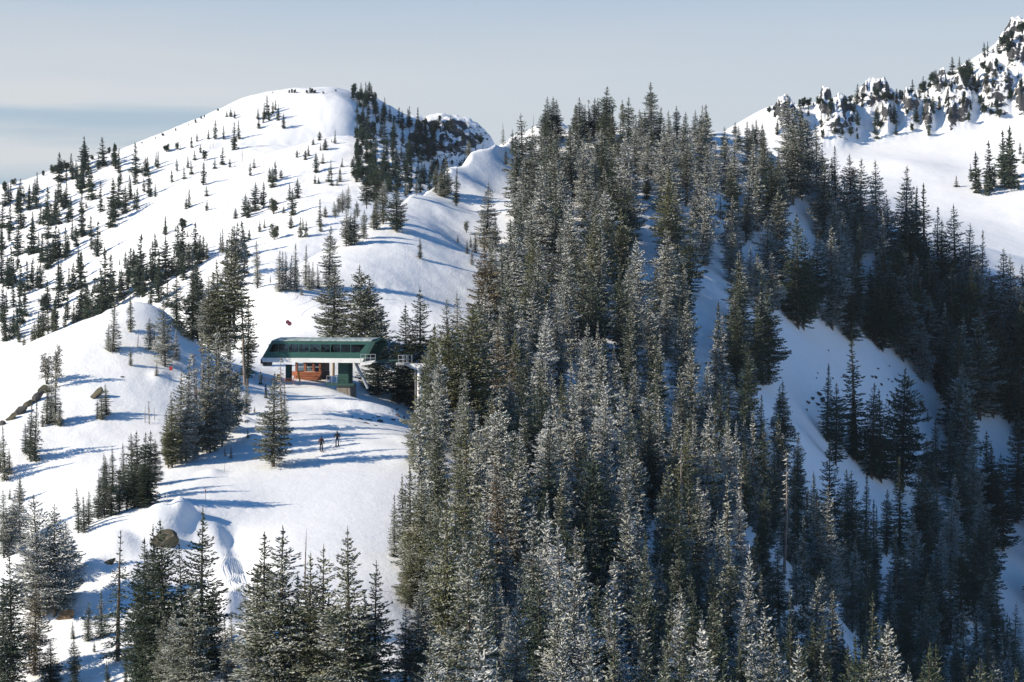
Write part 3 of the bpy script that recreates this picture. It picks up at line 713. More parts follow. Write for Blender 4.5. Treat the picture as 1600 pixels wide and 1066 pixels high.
# the dark side of the peak: scrub and firs on the shaded face
SCRUB = []
def scrub_px(field, n, poly, kinds, hr, mind):
    f = FIELD[field]; xs = [p[0] for p in poly]; ys = [p[1] for p in poly]; done = []; tries = 0
    while len(done) < n and tries < n * 60:
        tries += 1
        px = RNG.uniform(min(xs), max(xs)); py = RNG.uniform(min(ys), max(ys))
        if not inside(px, py, poly): continue
        x, y, z, ok = f.hit(px, py)
        if not ok or any((x - a) ** 2 + (y - b) ** 2 < mind * mind for a, b in done): continue
        done.append((x, y)); kd = RNG.choice(kinds)
        SCRUB.append((field, kd, x, y, z, RNG.uniform(*hr) * (.6 if kd == 'farbush' else 1), RNG.uniform(.9, 1.35)))
def inside(x, y, poly):
    c = False; j = len(poly) - 1
    for i in range(len(poly)):
        xi, yi = poly[i]; xj, yj = poly[j]
        if (yi > y) != (yj > y) and x < (xj - xi) * (y - yi) / (yj - yi) + xi: c = not c
        j = i
    return c
scrub_px('left', 72, [(550,142),(575,155),(605,180),(590,215),(585,262),(600,300),(556,290),(556,225)], ['far', 'far', 'farbush'], (4, 9), 2.6)
scrub_px('left', 70, [(600,182),(645,198),(690,200),(700,280),(680,305),(600,310),(590,240)], ['far'], (4, 9), 3.0)
scrub_px('left', 34, [(640,196),(690,190),(745,208),(765,224),(740,262),(680,262),(640,240)], ['farbush', 'farbush', 'far'], (3, 6), 3.0)
scrub_px('left', 70, [(0,305),(60,285),(150,250),(235,275),(190,350),(130,450),(150,520),(0,545)], ['far'], (6, 12), 3.2)
scrub_px('left', 22, [(120,430),(230,400),(390,400),(395,440),(300,480),(130,500)], ['far'], (6, 12), 3.2)
cluster('left', ZB, L('farbush', 'black', (880,340,303),(918,335,295),(968,320,308),(750,310,280),(700,260,235),(790,350,310),(1255,415,402)), '{o} of {n} dwarf pines on the hump\'s skyline right of the peak', 'dwarf pines on the hump skyline', 'shrub')

# -- right mountain
scrub_px('right', 95, [(1190,178),(1370,152),(1490,112),(1600,45),(1600,175),(1480,205),(1330,222),(1215,212)], ['far', 'far', 'farbush'], (3, 8), 2.6)
cluster('right', ZD, L('farbush', 'black', (215,545,510),(240,530,505),(268,512,483),(305,503,477),(380,518,470),(400,517,460),(428,512,462),(455,505,488),(483,502,458),(505,497,465),(550,492,458),(655,488,447),(725,468,432),(770,440,430)), '{o} of {n} dark pines along the right ridge\'s lower skyline', 'pines on the lower right skyline', 'shrub')
cluster('right', ZD, L('farbush', 'black', (835,477,425),(880,478,432),(930,482,420),(1050,427,372),(1085,412,375),(1190,342,318)) + L('far', 'black', (850,480,418),(968,434,410),(1022,427,402),(1110,392,345),(1145,370,345)), '{o} of {n} trees along the middle of the right skyline', 'trees on the middle right skyline')
cluster('right', ZD, L('farbush', 'black', (1270,370,285),(1300,360,275),(1290,330,260),(1480,190,125),(1495,165,118),(1530,150,95),(1565,92,65),(1590,80,55)) + L('far', 'black', (1320,400,300),(1335,430,330),(1298,330,248),(1355,262,235),(1385,242,208),(1400,237,210),(1430,218,180)), '{o} of {n} dark trees climbing the steep right skyline among crags', 'trees on the steep right skyline')
cluster('right', ZD, L('far', 'dark', (1230,945,885),(1310,915,820),(1335,975,755),(1350,980,840),(1412,965,700),(1395,990,820),(1435,940,820),(1480,900,640),(1490,930,700),(1520,955,620),(1515,900,660),(1575,770,700),(1595,820,740),(1470,880,850)), '{o} of {n} tall firs in the sunlit bowl at right', 'tall firs in the right bowl')
cluster('right', ZD, L('far', 'dark', (350,640,560),(395,610,540),(410,650,600),(1080,665,585),(655,640,600)), '{o} of {n} small firs below the right ridge\'s crags', 'small firs below the crags')

# -- crest of the near ridge, cornices
cluster('near', ZB, L('spruce', 'dusted', (490,990,770),(535,980,780),(510,985,800),(585,950,790),(655,900,710),(640,900,760),(690,870,640)), '{o} of {n} frosted spruces lined up left of the snowy shoulder\'s crest', 'frosted spruces along the shoulder')
cluster('near', ZB, L('broad', 'dark', (765,915,645)), 'broad dark spruce standing alone at the end of the row below the cornice', None)
cluster('near', ZB, L('spruce', 'frosted', (500,790,650),(470,800,680),(450,810,710),(430,830,740),(820,705,640),(870,705,630),(700,760,620),(550,830,740)), '{o} of {n} pale rimed spruces just behind the near ridge crest', 'rimed spruces behind the crest', D=440)
cluster('near', ZB, L('broad', 'dark', (650,760,545),(600,770,600)), '{o} of two big dark spruces behind the ridge crest left of the cornices', 'big dark spruces behind the crest', D=452)
cluster('near', ZB, L('spruce', 'dusted', (975,700,545),(1020,725,505),(1040,705,540),(1003,720,560)), '{o} of {n} spruces packed on the crest under the snow cornice', 'spruces packed on the crest')
cluster('near', ZB, L('spire', 'dark', (1085,770,560)), 'single dark fir leaning on the shoulder right of the crest clump', None)
cluster('near', ZB, L('spruce', 'frosted', (1155,512,410)), 'single pale spruce poking up behind the cornice crest', None, D=500)
cluster('near', ZB, L('open', 'dark', (1340,442,320)) + L('spire', 'dark', (1392,482,350),(1355,545,460),(1445,550,480),(1390,570,530)), '{o} of {n} small firs on the crest left of the tall forest', 'small firs on the cornice crest')
cluster('near', ZB, L('dead', 'dead', (1417,475,375),(1505,318,270)), '{o} of two bare snags on the ridge crest', 'bare snags on the crest')
cluster('near', ZB, L('spruce', 'dusted', (1255,1000,640)) + L('spire', 'dusted', (1300,1015,800)), '{o} of a tall and a short spruce at the shoulder\'s right edge', 'pair at the edge of the shoulder')
cluster('near', ZB, L('spire', 'dark', (890,1057,940)), 'little dark fir standing alone in the middle of the snowy shoulder', None)
cluster('near', ZB, L('spire', 'dark', (1095,968,920),(1145,1030,950),(1190,1022,910),(1165,1000,930)) + L('pine', 'dusted', (1140,915,850)), '{o} of {n} little trees on the shoulder\'s shaded right side', 'little trees on the shoulder')
cluster('near', ZB, L('spire', 'frosted', (1275,1130,950),(1170,1090,1000),(1300,1130,980)), '{o} of {n} pale young firs low on the shoulder beside the forest', 'young firs beside the forest')
cluster('near', ZC, L('spruce', 'dark', (222,500,200),(250,485,198),(285,490,220),(205,520,260)), '{o} of {n} tall dark spruces where the forest meets the cornice skyline', 'tall spruces at the left end of the skyline')
cluster('near', ZC, L('spruce', 'dark', (425,485,205),(445,490,250),(400,490,255),(510,475,210),(545,475,210),(585,485,240),(608,485,225),(480,480,270)), '{o} of {n} dark spruces crowded along the forest skyline', 'dark spruces crowding the skyline')
cluster('near', ZC, L('spruce', 'olive', (690,372,220)), 'small sunlit spruce alone on the snowy gap in the forest skyline', None)
cluster('near', ZC, L('spruce', 'dark', (800,560,280),(825,565,290),(915,560,268),(985,600,340),(1030,485,260),(1080,560,295),(1140,500,285),(1170,500,320),(1215,445,285)), '{o} of {n} spruces on the right half of the forest skyline', 'spruces on the right skyline')
cluster('near', ZC, L('broad', 'black', (720,770,380)), 'wide dark spruce below the snowy gap in the skyline', None)
cluster('near', ZC, L('dead', 'dead', (770,362,310),(485,470,215),(390,440,275)), '{o} of {n} bare dead trunks on the forest skyline', 'dead trunks on the skyline')
cluster('near', ZC, L('spruce', 'black', (1390,450,360),(1415,540,380),(1470,540,345),(1520,540,335),(1500,560,360),(1560,560,380)), '{o} of {n} dark spruces where the forest meets the right mountain', 'dark spruces at the right end of the skyline')

# -- round the lift
cluster('near', ZF, L('spire', 'frosted', (90,362,60)), 'lone snow dusted spire fir on the snow crest left of the row', None)
cluster('near', ZF, L('spire', 'frosted', (170,328,280)), 'tiny fir on the crest beside the lone spire fir', None)
cluster('near', ZF, L('spire', 'frosted', (225,380,120),(247,378,130),(268,372,130),(293,375,150),(320,378,80),(335,372,180)), '{o} of {n} spire firs in the left row behind the lift', 'left row of firs behind the lift')
cluster('near', ZF, L('spire', 'frosted', (365,404,330),(390,345,90),(410,372,190),(437,365,190),(468,362,220),(425,370,260)), '{o} of {n} slim firs in the right row behind the lift', 'right row of firs behind the lift')
cluster('near', ZF, L('spruce', 'dusted', (535,362,-30)), 'tallest spruce behind the lift station, its tip against the far snowfield', None)
cluster('near', ZF, L('broad', 'dusted', (560,700,215), w=1.12), 'big bushy spruce directly behind the left half of the lift station roof', None, D=332)
cluster('near', ZF, L('broad', 'dusted', (730,930,220),(800,960,285), w=1.05), '{o} of the two big spruces behind the right half of the lift station', 'big spruces behind the station', D=328)
cluster('near', ZF, L('broad', 'dark', (845,1040,560)), 'dark bushy spruce below the lift station\'s open end', None, D=316)
cluster('near', ZF, L('spruce', 'dark', (1015,1090,455),(1108,1100,355),(965,1080,700)), '{o} of {n} dark spruces between lift station and lift tower', 'dark spruces by the lift tower')
cluster('near', ZF, L('spire', 'dark', (1060,1120,800),(1110,1110,850)), '{o} of two low dark firs in front of the lift tower spruces', 'low firs near the tower')
cluster('near', ZF, L('spruce', 'frosted', (1270,1066,415)), 'tall pale spruce rising behind the big olive spruce by the lift tower', None)
cluster('near', ZF, L('broad', 'olive', (1420,1420,470),(1290,1400,600), w=1.15), '{o} of two big olive spruces hiding the lift tower', 'big olive spruces by the tower', D=272)
cluster('near', ZF, L('spruce', 'dusted', (1540,505,45),(1592,560,255)), '{o} of two spruces at the forest corner above the big olive spruces', 'spruces at the forest corner')
cluster('near', ZG, L('spruce', 'dusted', (250,1275,485), w=1.15), 'stout snow dusted spruce beside the run left of the two skiers', None)
cluster('near', ZG, L('dead', 'rime', (325,900,350)), 'thin half dead fir crossing in front of the lift station\'s left end', None)
cluster('near', ZG, L('spire', 'frosted', (340,1010,560)), 'sparse young fir just right of the stout spruce beside the run', None, D=258)
cluster('near', ZG, L('spruce', 'frosted', (30,840,545), w=.8), 'pale small spruce on the left brink of the run below the standing skier', None)
cluster('near', ZG, L('spire', 'dark', (95,830,770),(40,1040,955)), '{o} of two tiny dark firs on the snow left of the stout spruce', 'tiny firs by the run')

# -- left spur
cluster('near', ZE, L('spire', 'olive', (150,890,790),(200,860,760),(240,830,660),(268,820,660),(300,800,660),(330,790,640),(215,850,720)), '{o} of {n} olive tinted firs peeping over the left spur\'s crest', 'olive firs behind the left spur', D=318)
cluster('near', ZE, L('spire', 'dusted', (705,915,555),(675,900,740)), '{o} of two frosted firs leaning on the top of the left spur', 'leaning firs on the left spur')
cluster('near', ZE, L('spire', 'dusted', (815,795,540)), 'upright dusted fir in the middle of the left spur\'s crest', None)
cluster('near', ZE, L('spire', 'dark', (940,625,460)), 'dark fir behind the right shoulder of the left spur\'s crest', None, D=316)
cluster('near', ZE, L('spruce', 'frosted', (935,905,700),(1030,1010,590)), '{o} of two rime covered spruces on the spur\'s shaded right side', 'rimed spruces on the spur')
cluster('near', ZE, L('spire', 'rime', (1100,965,770)), 'small pinkish white rimed fir right of the rime covered spruces', None)
cluster('near', ZE, L('spruce', 'dark', (1100,770,425),(1200,850,370),(1235,850,330),(1265,870,450)), '{o} of {n} dark spruces in the dip right of the left spur', 'dark spruces in the dip')
cluster('near', ZE, L('spire', 'dusted', (815,1005,880),(975,1065,980)), '{o} of two sparse little firs on the spur\'s sunny face', 'sparse little firs on the spur')
cluster('near', ZE, L('dead', 'dead', (860,890,790),(965,910,740)), '{o} of two bare sticks on the left spur', 'bare sticks on the spur')
cluster('near', ZH, L('pine', 'brown', (350,420,165),(290,400,210), w=.9), '{o} of the two bushy brown pines above the dark rocks', 'bushy pines above the dark rocks')
cluster('near', ZH, L('spire', 'dusted', (290,650,330),(345,650,300),(320,640,360),(375,665,500),(265,665,570)), '{o} of {n} firs on the slope just below the bushy brown pines', 'firs below the bushy pines')
cluster('near', ZH, L('spire', 'dark', (185,865,510),(215,880,500),(160,830,640)), '{o} of {n} slender firs in front of the dark rocks at left', 'slender firs before the dark rocks')
cluster('near', ZH, L('spire', 'dusted', (30,1000,655),(2,950,715),(60,960,800)), '{o} of {n} frosted firs at the left edge below the dark rocks', 'frosted firs at the left edge')
cluster('near', ZH, L('spire', 'dusted', (612,615,490),(635,622,450),(663,592,395)), '{o} of three sparse firs below the slanting olive rock', 'sparse firs below the slanting rock')
cluster('near', ZH, L('spire', 'dark', (648,1066,830),(665,1080,850),(705,1080,790),(775,1060,765),(620,1070,950)), '{o} of {n} dark firs beside the stand on the mound', 'dark firs left of the mound stand')
cluster('near', ZH, L('spruce', 'dark', (828,1140,700),(858,1150,690),(900,1160,700),(932,1160,690)) + L('spruce', 'frosted', (968,1030,735)), '{o} of {n} spruces in the dense stand at the head of the mound', 'dense stand at the mound')
cluster('near', ZH, L('spire', 'dark', (128,1130,970),(60,1120,1040)), '{o} of two small firs on the left slope above the snow laden spruces', 'small firs on the left slope')
# central stand on the brink of the run
cluster('near', ZH, L('spruce', 'olive', (1050,925,560),(1075,920,440),(1045,900,640), w=.74), '{o} of {n} olive spruces on the left of the central stand', 'left side of the central stand')
cluster('near', ZH, L('spruce', 'frosted', (1130,900,300),(1160,885,190),(1235,845,400),(1290,830,480),(1340,820,500),(1265,815,330),(1180,860,420), w=.74), '{o} of {n} frosted spruces filling the front of the central stand', 'front of the central stand')
cluster('near', ZH, L('dead', 'dead', (1205,860,190),(1275,800,140),(1225,850,250)), '{o} of {n} reddish dead trunks in the central stand', 'dead trunks in the central stand')
cluster('near', ZH, L('spruce', 'frosted', (1312,830,130),(1350,780,20),(1385,790,180),(1430,700,40),(1425,700,270),(1475,660,280),(1400,750,330), w=.74), '{o} of {n} tall spruces on the right of the central stand', 'right side of the central stand')
cluster('near', ZE, L('spruce', 'olive', (1365,960,345),(1430,900,130),(1340,900,420)) + L('spruce', 'frosted', (1460,700,110),(1300,880,440)), '{o} of {n} tall sunlit spruces at the back of the central stand', 'back of the central stand', D=281)
cluster('near', ZE, L('dead', 'rust', (1525,1080,505)), 'tall bare reddish trunk beside the run left of the lift station', None, D=291)
cluster('near', ZE, L('spruce', 'dark', (1545,1095,560), w=.8), 'dark spruce against the bare reddish trunk left of the lift station', None, D=292)
cluster('near', ZH, L('spire', 'frosted', (1440,865,770),(1405,850,790)), '{o} of two little snowy firs at the foot of the central stand', 'little firs at the central stand')
cluster('near', ZH, L('dead', 'dead', (1400,945,885),(965,625,540),(930,650,500),(905,640,520)), '{o} of {n} bare bushes poking through the sunlit snow', 'bare bushes in the snow', 'shrub')

# -- foreground left
cluster('near', ZI, L('spruce', 'frosted', (20,440,80),(60,410,110),(103,370,15),(40,430,170)), '{o} of {n} frosted spruces at the left edge above the snow laden pair', 'frosted spruces at the left edge')
cluster('near', ZI, L('broad', 'snowy', (205,760,100),(285,740,160),(345,560,240), w=1.05), '{o} of {n} big spruces loaded with white snow at left', 'snow laden spruces at left')
cluster('near', ZI, L('spire', 'dark', (410,310,70),(437,310,115),(462,270,90)), '{o} of {n} dark firs behind the mound beside the stand', 'dark firs behind the mound')
cluster('near', ZI, L('spruce', 'dark', (510,240,10),(545,230,-10),(580,220,10),(620,200,-30),(660,190,-20),(700,180,-30),(735,180,-20),(770,170,10)), '{o} of {n} spruces in the dense dark row on top of the mound', 'dense dark row on the mound')
cluster('near', ZI, L('spruce', 'dark', (60,1180,425),(20,1160,560)), '{o} of two dark spruces in the photo\'s lower left corner', 'dark spruces in the lower left corner')
cluster('near', ZI, L('spruce', 'rust', (180,1050,560)), 'brownish spruce below the snow laden spruces at left', None)
cluster('near', ZI, L('spruce', 'dark', (265,1100,860),(390,1110,840)), '{o} of two young spruces at the bottom left under the rocks', 'young spruces at bottom left')
cluster('near', ZI, L('open', 'dark', (612,975,295), w=1.1), 'dark spruce with open branches standing clear on the mound\'s snow', None)
cluster('near', ZI, L('spire', 'dark', (458,870,665),(380,860,770),(490,930,870)), '{o} of {n} small firs on the snow below the orange rock', 'small firs below the orange rock')
cluster('near', ZI, L('spire', 'dark', (560,1090,970),(655,1090,990)), '{o} of two fir tips at the bottom edge below the open spruce', 'fir tips at the bottom edge')
cluster('near', ZI, L('spruce', 'dark', (755,1130,335),(805,1120,265),(865,1120,235),(730,1100,480), w=.84), '{o} of {n} slender dark spruces in front of the big brown boulder', 'slender spruces before the boulder')
cluster('near', ZI, L('spruce', 'dusted', (850,1180,720),(1000,1220,560),(920,1200,680)), '{o} of {n} grey spruces at the bottom in front of the mound', 'grey spruces at the bottom')
cluster('near', ZI, L('spruce', 'dark', (958,1010,350),(1050,1060,180),(1095,1060,560), w=.88), '{o} of {n} spruces standing right of the boulder against the mound', 'spruces right of the boulder')
cluster('near', ZI, L('spire', 'dusted', (1215,1100,720),(1180,1090,760),(530,850,610)), '{o} of {n} slim firs low in the gully and beside the mound', 'slim firs in the gully')
cluster('near', ZJ, L('spruce', 'dusted', (105,1280,310),(195,1290,275),(60,1240,480), w=1.12), '{o} of {n} big grey green spruces at the bottom below the gully', 'big spruces below the gully')
cluster('near', ZJ, L('spruce', 'olive', (345,1260,410),(408,1270,375),(300,1250,520), w=1.02), '{o} of {n} olive spruces at the bottom in front of the ski run', 'olive spruces before the run')
cluster('near', ZJ, L('spruce', 'dusted', (557,1290,275), w=1.08), 'tallest spruce at the bottom middle, its tip in front of the ski run', None)
cluster('near', ZJ, L('spruce', 'dark', (688,1250,455),(620,1250,620), w=1.0), '{o} of two dark spruces right of the tallest bottom spruce', 'dark spruces at bottom middle')
cluster('near', ZJ, L('dead', 'dead', (320,620,280)), 'thin bare snag sticking up between the bottom spruces', None)
cluster('near', ZJ, L('spire', 'frosted', (630,1180,760),(680,1190,820),(530,1190,640),(450,1200,640)), '{o} of {n} rimed young firs at the bottom middle', 'rimed young firs at bottom middle')
cluster('near', ZJ, L('spruce', 'dusted', (842,1120,670),(940,1150,530),(900,1130,600)), '{o} of {n} spruces at the foot of the run\'s right edge', 'spruces at the foot of the run')
cluster('near', ZJ, L('spruce', 'frosted', (1095,1010,600),(1115,1160,810),(1270,1170,840),(1380,1180,810)), '{o} of {n} rimed spruces at the bottom right of the run', 'rimed spruces at the bottom')
cluster('near', ZJ, L('spire', 'dusted', (785,430,110),(830,440,0),(870,500,-40),(850,470,80)), '{o} of {n} frosted firs bulging onto the run\'s right edge', 'firs on the run\'s right edge')
cluster('near', ZJ, L('spruce', 'olive', (920,560,20),(870,700,330),(960,720,100),(850,640,420)), '{o} of {n} sunlit spruces at the forest edge below the bulge', 'sunlit spruces at the forest edge')
cluster('near', ZK, L('spruce', 'olive', (1060,300,-20),(1100,340,-60)), '{o} of two olive spruces at the head of the run\'s forest edge', 'olive spruces at the head of the run')
cluster('near', ZK, L('spruce', 'rust', (1520,1000,240)), 'tall rusty brown spruce in the sunlit front of the forest', None)

# -- open shaded slope on the right
cluster('near', ZL, L('spruce', 'dark', (370,740,110),(400,745,240),(465,670,200),(440,700,330)), '{o} of {n} tall spruces ending at the top of the open shaded slope', 'tall spruces at the top of the open slope')
cluster('near', ZL, L('spire', 'dark', (540,668,465),(570,520,425),(260,640,530),(290,650,560)), '{o} of {n} small firs in the shaded chute', 'small firs in the shaded chute')
cluster('near', ZL, L('spruce', 'black', (630,725,440),(790,830,470),(830,865,455),(700,700,420),(755,800,520)), '{o} of {n} dark spruces along the upper edge of the open slope', 'upper edge of the open slope')
cluster('near', ZL, L('spire', 'black', (885,760,570),(915,780,560),(950,800,590),(1025,890,360),(1000,820,420),(1065,785,620)), '{o} of {n} narrow dark firs right of the open slope\'s upper edge', 'narrow firs right of the open slope')
cluster('near', ZL, L('spruce', 'dark', (1160,810,460),(1190,790,400),(1275,810,480),(1315,870,540),(1240,770,430)), '{o} of {n} spruces in the shaded belt on the right', 'spruces in the shaded belt')
cluster('near', ZL, L('spire', 'black', (1105,972,780),(1145,1100,820),(1175,1130,950),(1130,1080,900)), '{o} of {n} slim black firs on the open slope\'s right side', 'slim firs on the open slope')
cluster('near', ZL, L('spruce', 'black', (1255,1120,815),(1300,1100,910),(1345,1130,870),(1395,1080,790),(1440,920,500),(1470,1150,880),(1515,1180,830)), '{o} of {n} dark spruces in the hollow at the far right', 'dark spruces in the right hollow')
cluster('near', ZM, L('spire', 'black', (530,655,235),(685,760,80),(665,740,400)), '{o} of {n} slender black firs standing in front of the open slope', 'slender firs before the open slope')
cluster('near', ZM, L('spruce', 'black', (575,790,340),(770,860,340),(820,880,375)), '{o} of {n} spruces below the scattered rocks of the open slope', 'spruces below the scattered rocks')
cluster('near', ZM, L('broad', 'black', (935,930,262), w=.9), 'broad black spruce at the bottom of the open shaded slope', None)
cluster('near', ZM, L('spire', 'dark', (1075,552,485)), 'tiny fir alone on the open shaded slope', None)
cluster('near', ZM, L('spruce', 'dark', (1120,930,535),(1195,960,540),(1070,980,635)), '{o} of {n} tall spruces right of the broad black spruce', 'tall spruces right of the broad one')
cluster('near', ZM, L('spruce', 'frosted', (1320,1180,640)), 'spruce with a sunlit frosted top at the lower right', None)
cluster('near', ZM, L('spruce', 'black', (1485,1250,720),(1430,1150,680),(1395,1100,600),(1560,1100,500)), '{o} of {n} black spruces beside the right strip of bare snow', 'black spruces beside the bare strip')

# -- forest on the wooded flank
FOREST = [(800,335),(845,262),(880,222),(1140,222),(1200,262),(1330,326),(1450,366),(1530,388),(1720,440),(1760,1500),(640,1420),(700,1090),(690,1000),(668,960),(650,880),(655,800),(662,730),(690,620),(735,545),(790,500)]
OPEN = [[(1200,488),(1262,490),(1330,540),(1400,560),(1490,645),(1505,800),(1420,860),(1300,850),(1235,760),(1205,640)],
        [(1088,430),(1140,400),(1138,560),(1105,660),(1065,620)], [(1215,320),(1255,320),(1320,470),(1265,490),(1222,420)],
        [(1500,640),(1610,700),(1640,1080),(1560,1040),(1540,900),(1510,760)], [(1395,660),(1440,700),(1450,830),(1405,760)], [(1200,640),(1240,680),(1280,800),(1240,780)],
        [(940,190),(980,195),(975,260),(950,245)], [(985,330),(1030,340),(1038,480),(1005,530),(980,440)], [(1055,320),(1080,330),(1085,440),(1060,420)], [(1300,700),(1330,720),(1310,860),(1280,830)], [(1395,560),(1420,600),(1405,660),(1385,640)], [(1135,210),(1165,240),(1160,330),(1140,300)]]
cand = []; grid = {}
def near_occ(x, y, d):
    gx, gy = int(x // 6), int(y // 6)
    for a in (-1, 0, 1):
        for b in (-1, 0, 1):
            for (p, q) in grid.get((gx + a, gy + b), ()):
                if (p - x) ** 2 + (q - y) ** 2 < d * d: return True
    return False
for (x, y) in OCC: grid.setdefault((int(x // 6), int(y // 6)), []).append((x, y))
tries = 0
while tries < 40000:
    tries += 1
    y = RNG.uniform(150, 525); x = RNG.uniform(-22, .25 * y + 2)
    z = near.z(x, y); px = 800 + F * x / y; py = HY - z * F / y
    if not inside(px, py, FOREST) or any(inside(px, py, p) for p in OPEN): continue
    right = sstep(np.array(px), 1150, 1300)
    crest = float(sstep(np.array(px), 1160, 1240)) * (y > 455)
    up = float(sstep(np.array(y), 300, 420))
    d = 4.1 + 1.5 * up + .9 * float(right) * (1 - up) - (.9 + 1.3 * float(sstep(np.array(px), 1350, 1420))) * crest + RNG.uniform(-1.0, 1.3)
    if near_occ(x, y, d): continue
    top_lim = sstep(np.array(y), 400, 520)
    h = RNG.triangular(7, 18.5, 13) * (1 - .30 * float(top_lim) * (1 - crest))
    h = (h + 2.5 * crest) * (1 + .22 * up)
    if RNG.random() < .12: h *= .55
    ptop = HY - (z + h) * F / y
    if ptop > 1060 or px < 560 or px > 1660: continue
    grid.setdefault((int(x // 6), int(y // 6)), []).append((x, y))
    # light put into looks: sunlit olive by the run, frosted between, shade-dark at right
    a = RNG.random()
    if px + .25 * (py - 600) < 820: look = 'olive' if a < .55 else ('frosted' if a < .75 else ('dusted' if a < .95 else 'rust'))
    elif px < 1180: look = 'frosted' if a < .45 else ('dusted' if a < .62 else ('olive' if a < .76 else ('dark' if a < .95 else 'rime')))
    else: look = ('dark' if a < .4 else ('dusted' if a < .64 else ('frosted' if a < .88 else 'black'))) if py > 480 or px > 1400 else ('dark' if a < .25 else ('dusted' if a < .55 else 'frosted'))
    if px > 1000 and ptop > 800 and look in ('frosted', 'rime') and RNG.random() < .6: look = 'dark'  # lower right looks darkened to stand in for shade
    kind = RNG.choices(['spruce', 'spire', 'broad', 'dead'], [.68, .22, .07, .03])[0]
    vis = (min(1066, py) - ptop) * (1.3 if kind == 'spruce' else 1)
    cand.append((vis, kind, x, y, z, h, look, px, ptop))
cand.sort(key=lambda q: -q[0])
LOOKW = {'olive': 'olive green', 'frosted': 'frosted', 'dusted': 'snow dusted', 'rust': 'rusty brown', 'dark': 'dark', 'black': 'black', 'rime': 'white rimed'}
def patch_name(px, pt):
    row = 'high on the wooded flank' if pt < 330 else ('midway up the wooded flank' if pt < 560 else ('low on the wooded flank' if pt < 820 else 'along the bottom edge'))
    colm = 'near the run' if px < 850 else ('left of centre' if px < 1000 else ('right of centre' if px < 1180 else ('by open slope' if px < 1400 else 'at far right')))
    return row, colm
patches = {}
rest = []
for c in cand:
    if len(c) and sum(len(v) for v in patches.values()) < 205 and c[1] in ('spruce', 'spire', 'broad', 'dead'):
        row, colm = patch_name(c[7], c[8])
        patches.setdefault((row, colm, 'bare dead' if c[1] == 'dead' else LOOKW[c[6]], 'firs' if c[1] == 'spire' else ('trees' if c[1] == 'dead' else 'spruces')), []).append(c)
    else: rest.append(c)
for (row, colm, lk, kn), cs in patches.items():
    cs.sort(key=lambda q: q[7]); n = len(cs)
    for i, c in enumerate(cs):
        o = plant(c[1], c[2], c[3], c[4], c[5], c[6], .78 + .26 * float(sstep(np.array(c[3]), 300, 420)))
        if n == 1: lab = 'the one %s %s %s, %s' % (lk, kn[:-1], row, colm)
        else: lab = '%s of %s %s %s %s, %s' % (ordinal(i, n), num(n), lk, kn, row, colm)
        tag(o, lab, 'tree', 'trees of the forest ' + row)
print('forest candidates', len(cand), 'rest', len(rest))

# the smaller remainder of the forest, and the far scrub, read as masses: each is one object that scatters tree shapes
def mass(name, items, protos, color, label):
    """items: (x, y, z, scale xyz, tone, which)"""
    co = np.array([q[:3] for q in items], dtype=np.float32)
    me = bpy.data.meshes.new(name); me.vertices.add(len(co)); me.vertices.foreach_set('co', co.ravel())
    def at(nm, typ, key, arr): a = me.attributes.new(nm, typ, 'POINT'); a.data.foreach_set(key, np.asarray(arr).ravel())
    at('scl', 'FLOAT_VECTOR', 'vector', np.array([q[3] for q in items], dtype=np.float32))
    at('rotz', 'FLOAT', 'value', np.array([RNG.uniform(0, 6.28) for _ in items], dtype=np.float32))
    at('tone', 'FLOAT', 'value', np.array([q[4] for q in items], dtype=np.float32))
    at('which', 'INT', 'value', np.array([q[5] for q in items], dtype=np.int32))
    o = link(name, me); o.color = color; tag(o, label, 'trees', None, 'stuff')
    ng = bpy.data.node_groups.new(name + '_scatter', 'GeometryNodeTree')
    ng.interface.new_socket('Geometry', in_out='INPUT', socket_type='NodeSocketGeometry'); ng.interface.new_socket('Geometry', in_out='OUTPUT', socket_type='NodeSocketGeometry')
    k = NT(ng); gi = k.n('NodeGroupInput'); go = k.n('NodeGroupOutput')
    def named(nm, typ): n = k.n('GeometryNodeInputNamedAttribute', data_type=typ); n.inputs['Name'].default_value = nm; return n.outputs['Attribute']
    join = k.n('GeometryNodeJoinGeometry')
    comb = k.n('ShaderNodeCombineXYZ'); k.l(named('rotz', 'FLOAT'), comb.inputs[2])
    for i, pm in enumerate(protos):
        po = bpy.data.objects.new(name + '_shape', pm)
        oi = k.n('GeometryNodeObjectInfo'); oi.inputs['Object'].default_value = po
        cmp_ = k.n('FunctionNodeCompare', data_type='INT', operation='EQUAL'); k.l(named('which', 'INT'), cmp_.inputs[2]); cmp_.inputs[3].default_value = i
        ip = k.n('GeometryNodeInstanceOnPoints'); k.l(gi.outputs[0], ip.inputs['Points']); k.l(cmp_.outputs[0], ip.inputs['Selection']); k.l(oi.outputs['Geometry'], ip.inputs['Instance'])
        k.l(comb.outputs[0], ip.inputs['Rotation']); k.l(named('scl', 'FLOAT_VECTOR'), ip.inputs['Scale'])
        k.l(ip.outputs[0], join.inputs[0])
    k.l(join.outputs[0], go.inputs[0])
    md = o.modifiers.new('scatter', 'NODES'); md.node_group = ng
pl = [PROTO['spruce'][0], PROTO['spruce'][3], PROTO['spire'][0], PROTO['spire'][2], PROTO['spruce'][1], PROTO['spruce'][4]]
it = []
for c in rest[:1100]:
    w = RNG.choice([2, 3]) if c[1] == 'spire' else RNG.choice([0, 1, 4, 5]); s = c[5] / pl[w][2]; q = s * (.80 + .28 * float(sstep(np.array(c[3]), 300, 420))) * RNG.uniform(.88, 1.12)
    it.append((c[2], c[3], c[4] - .05, (q, q, s), LOOK[c[6]][0] * 4 - 2.0, w))
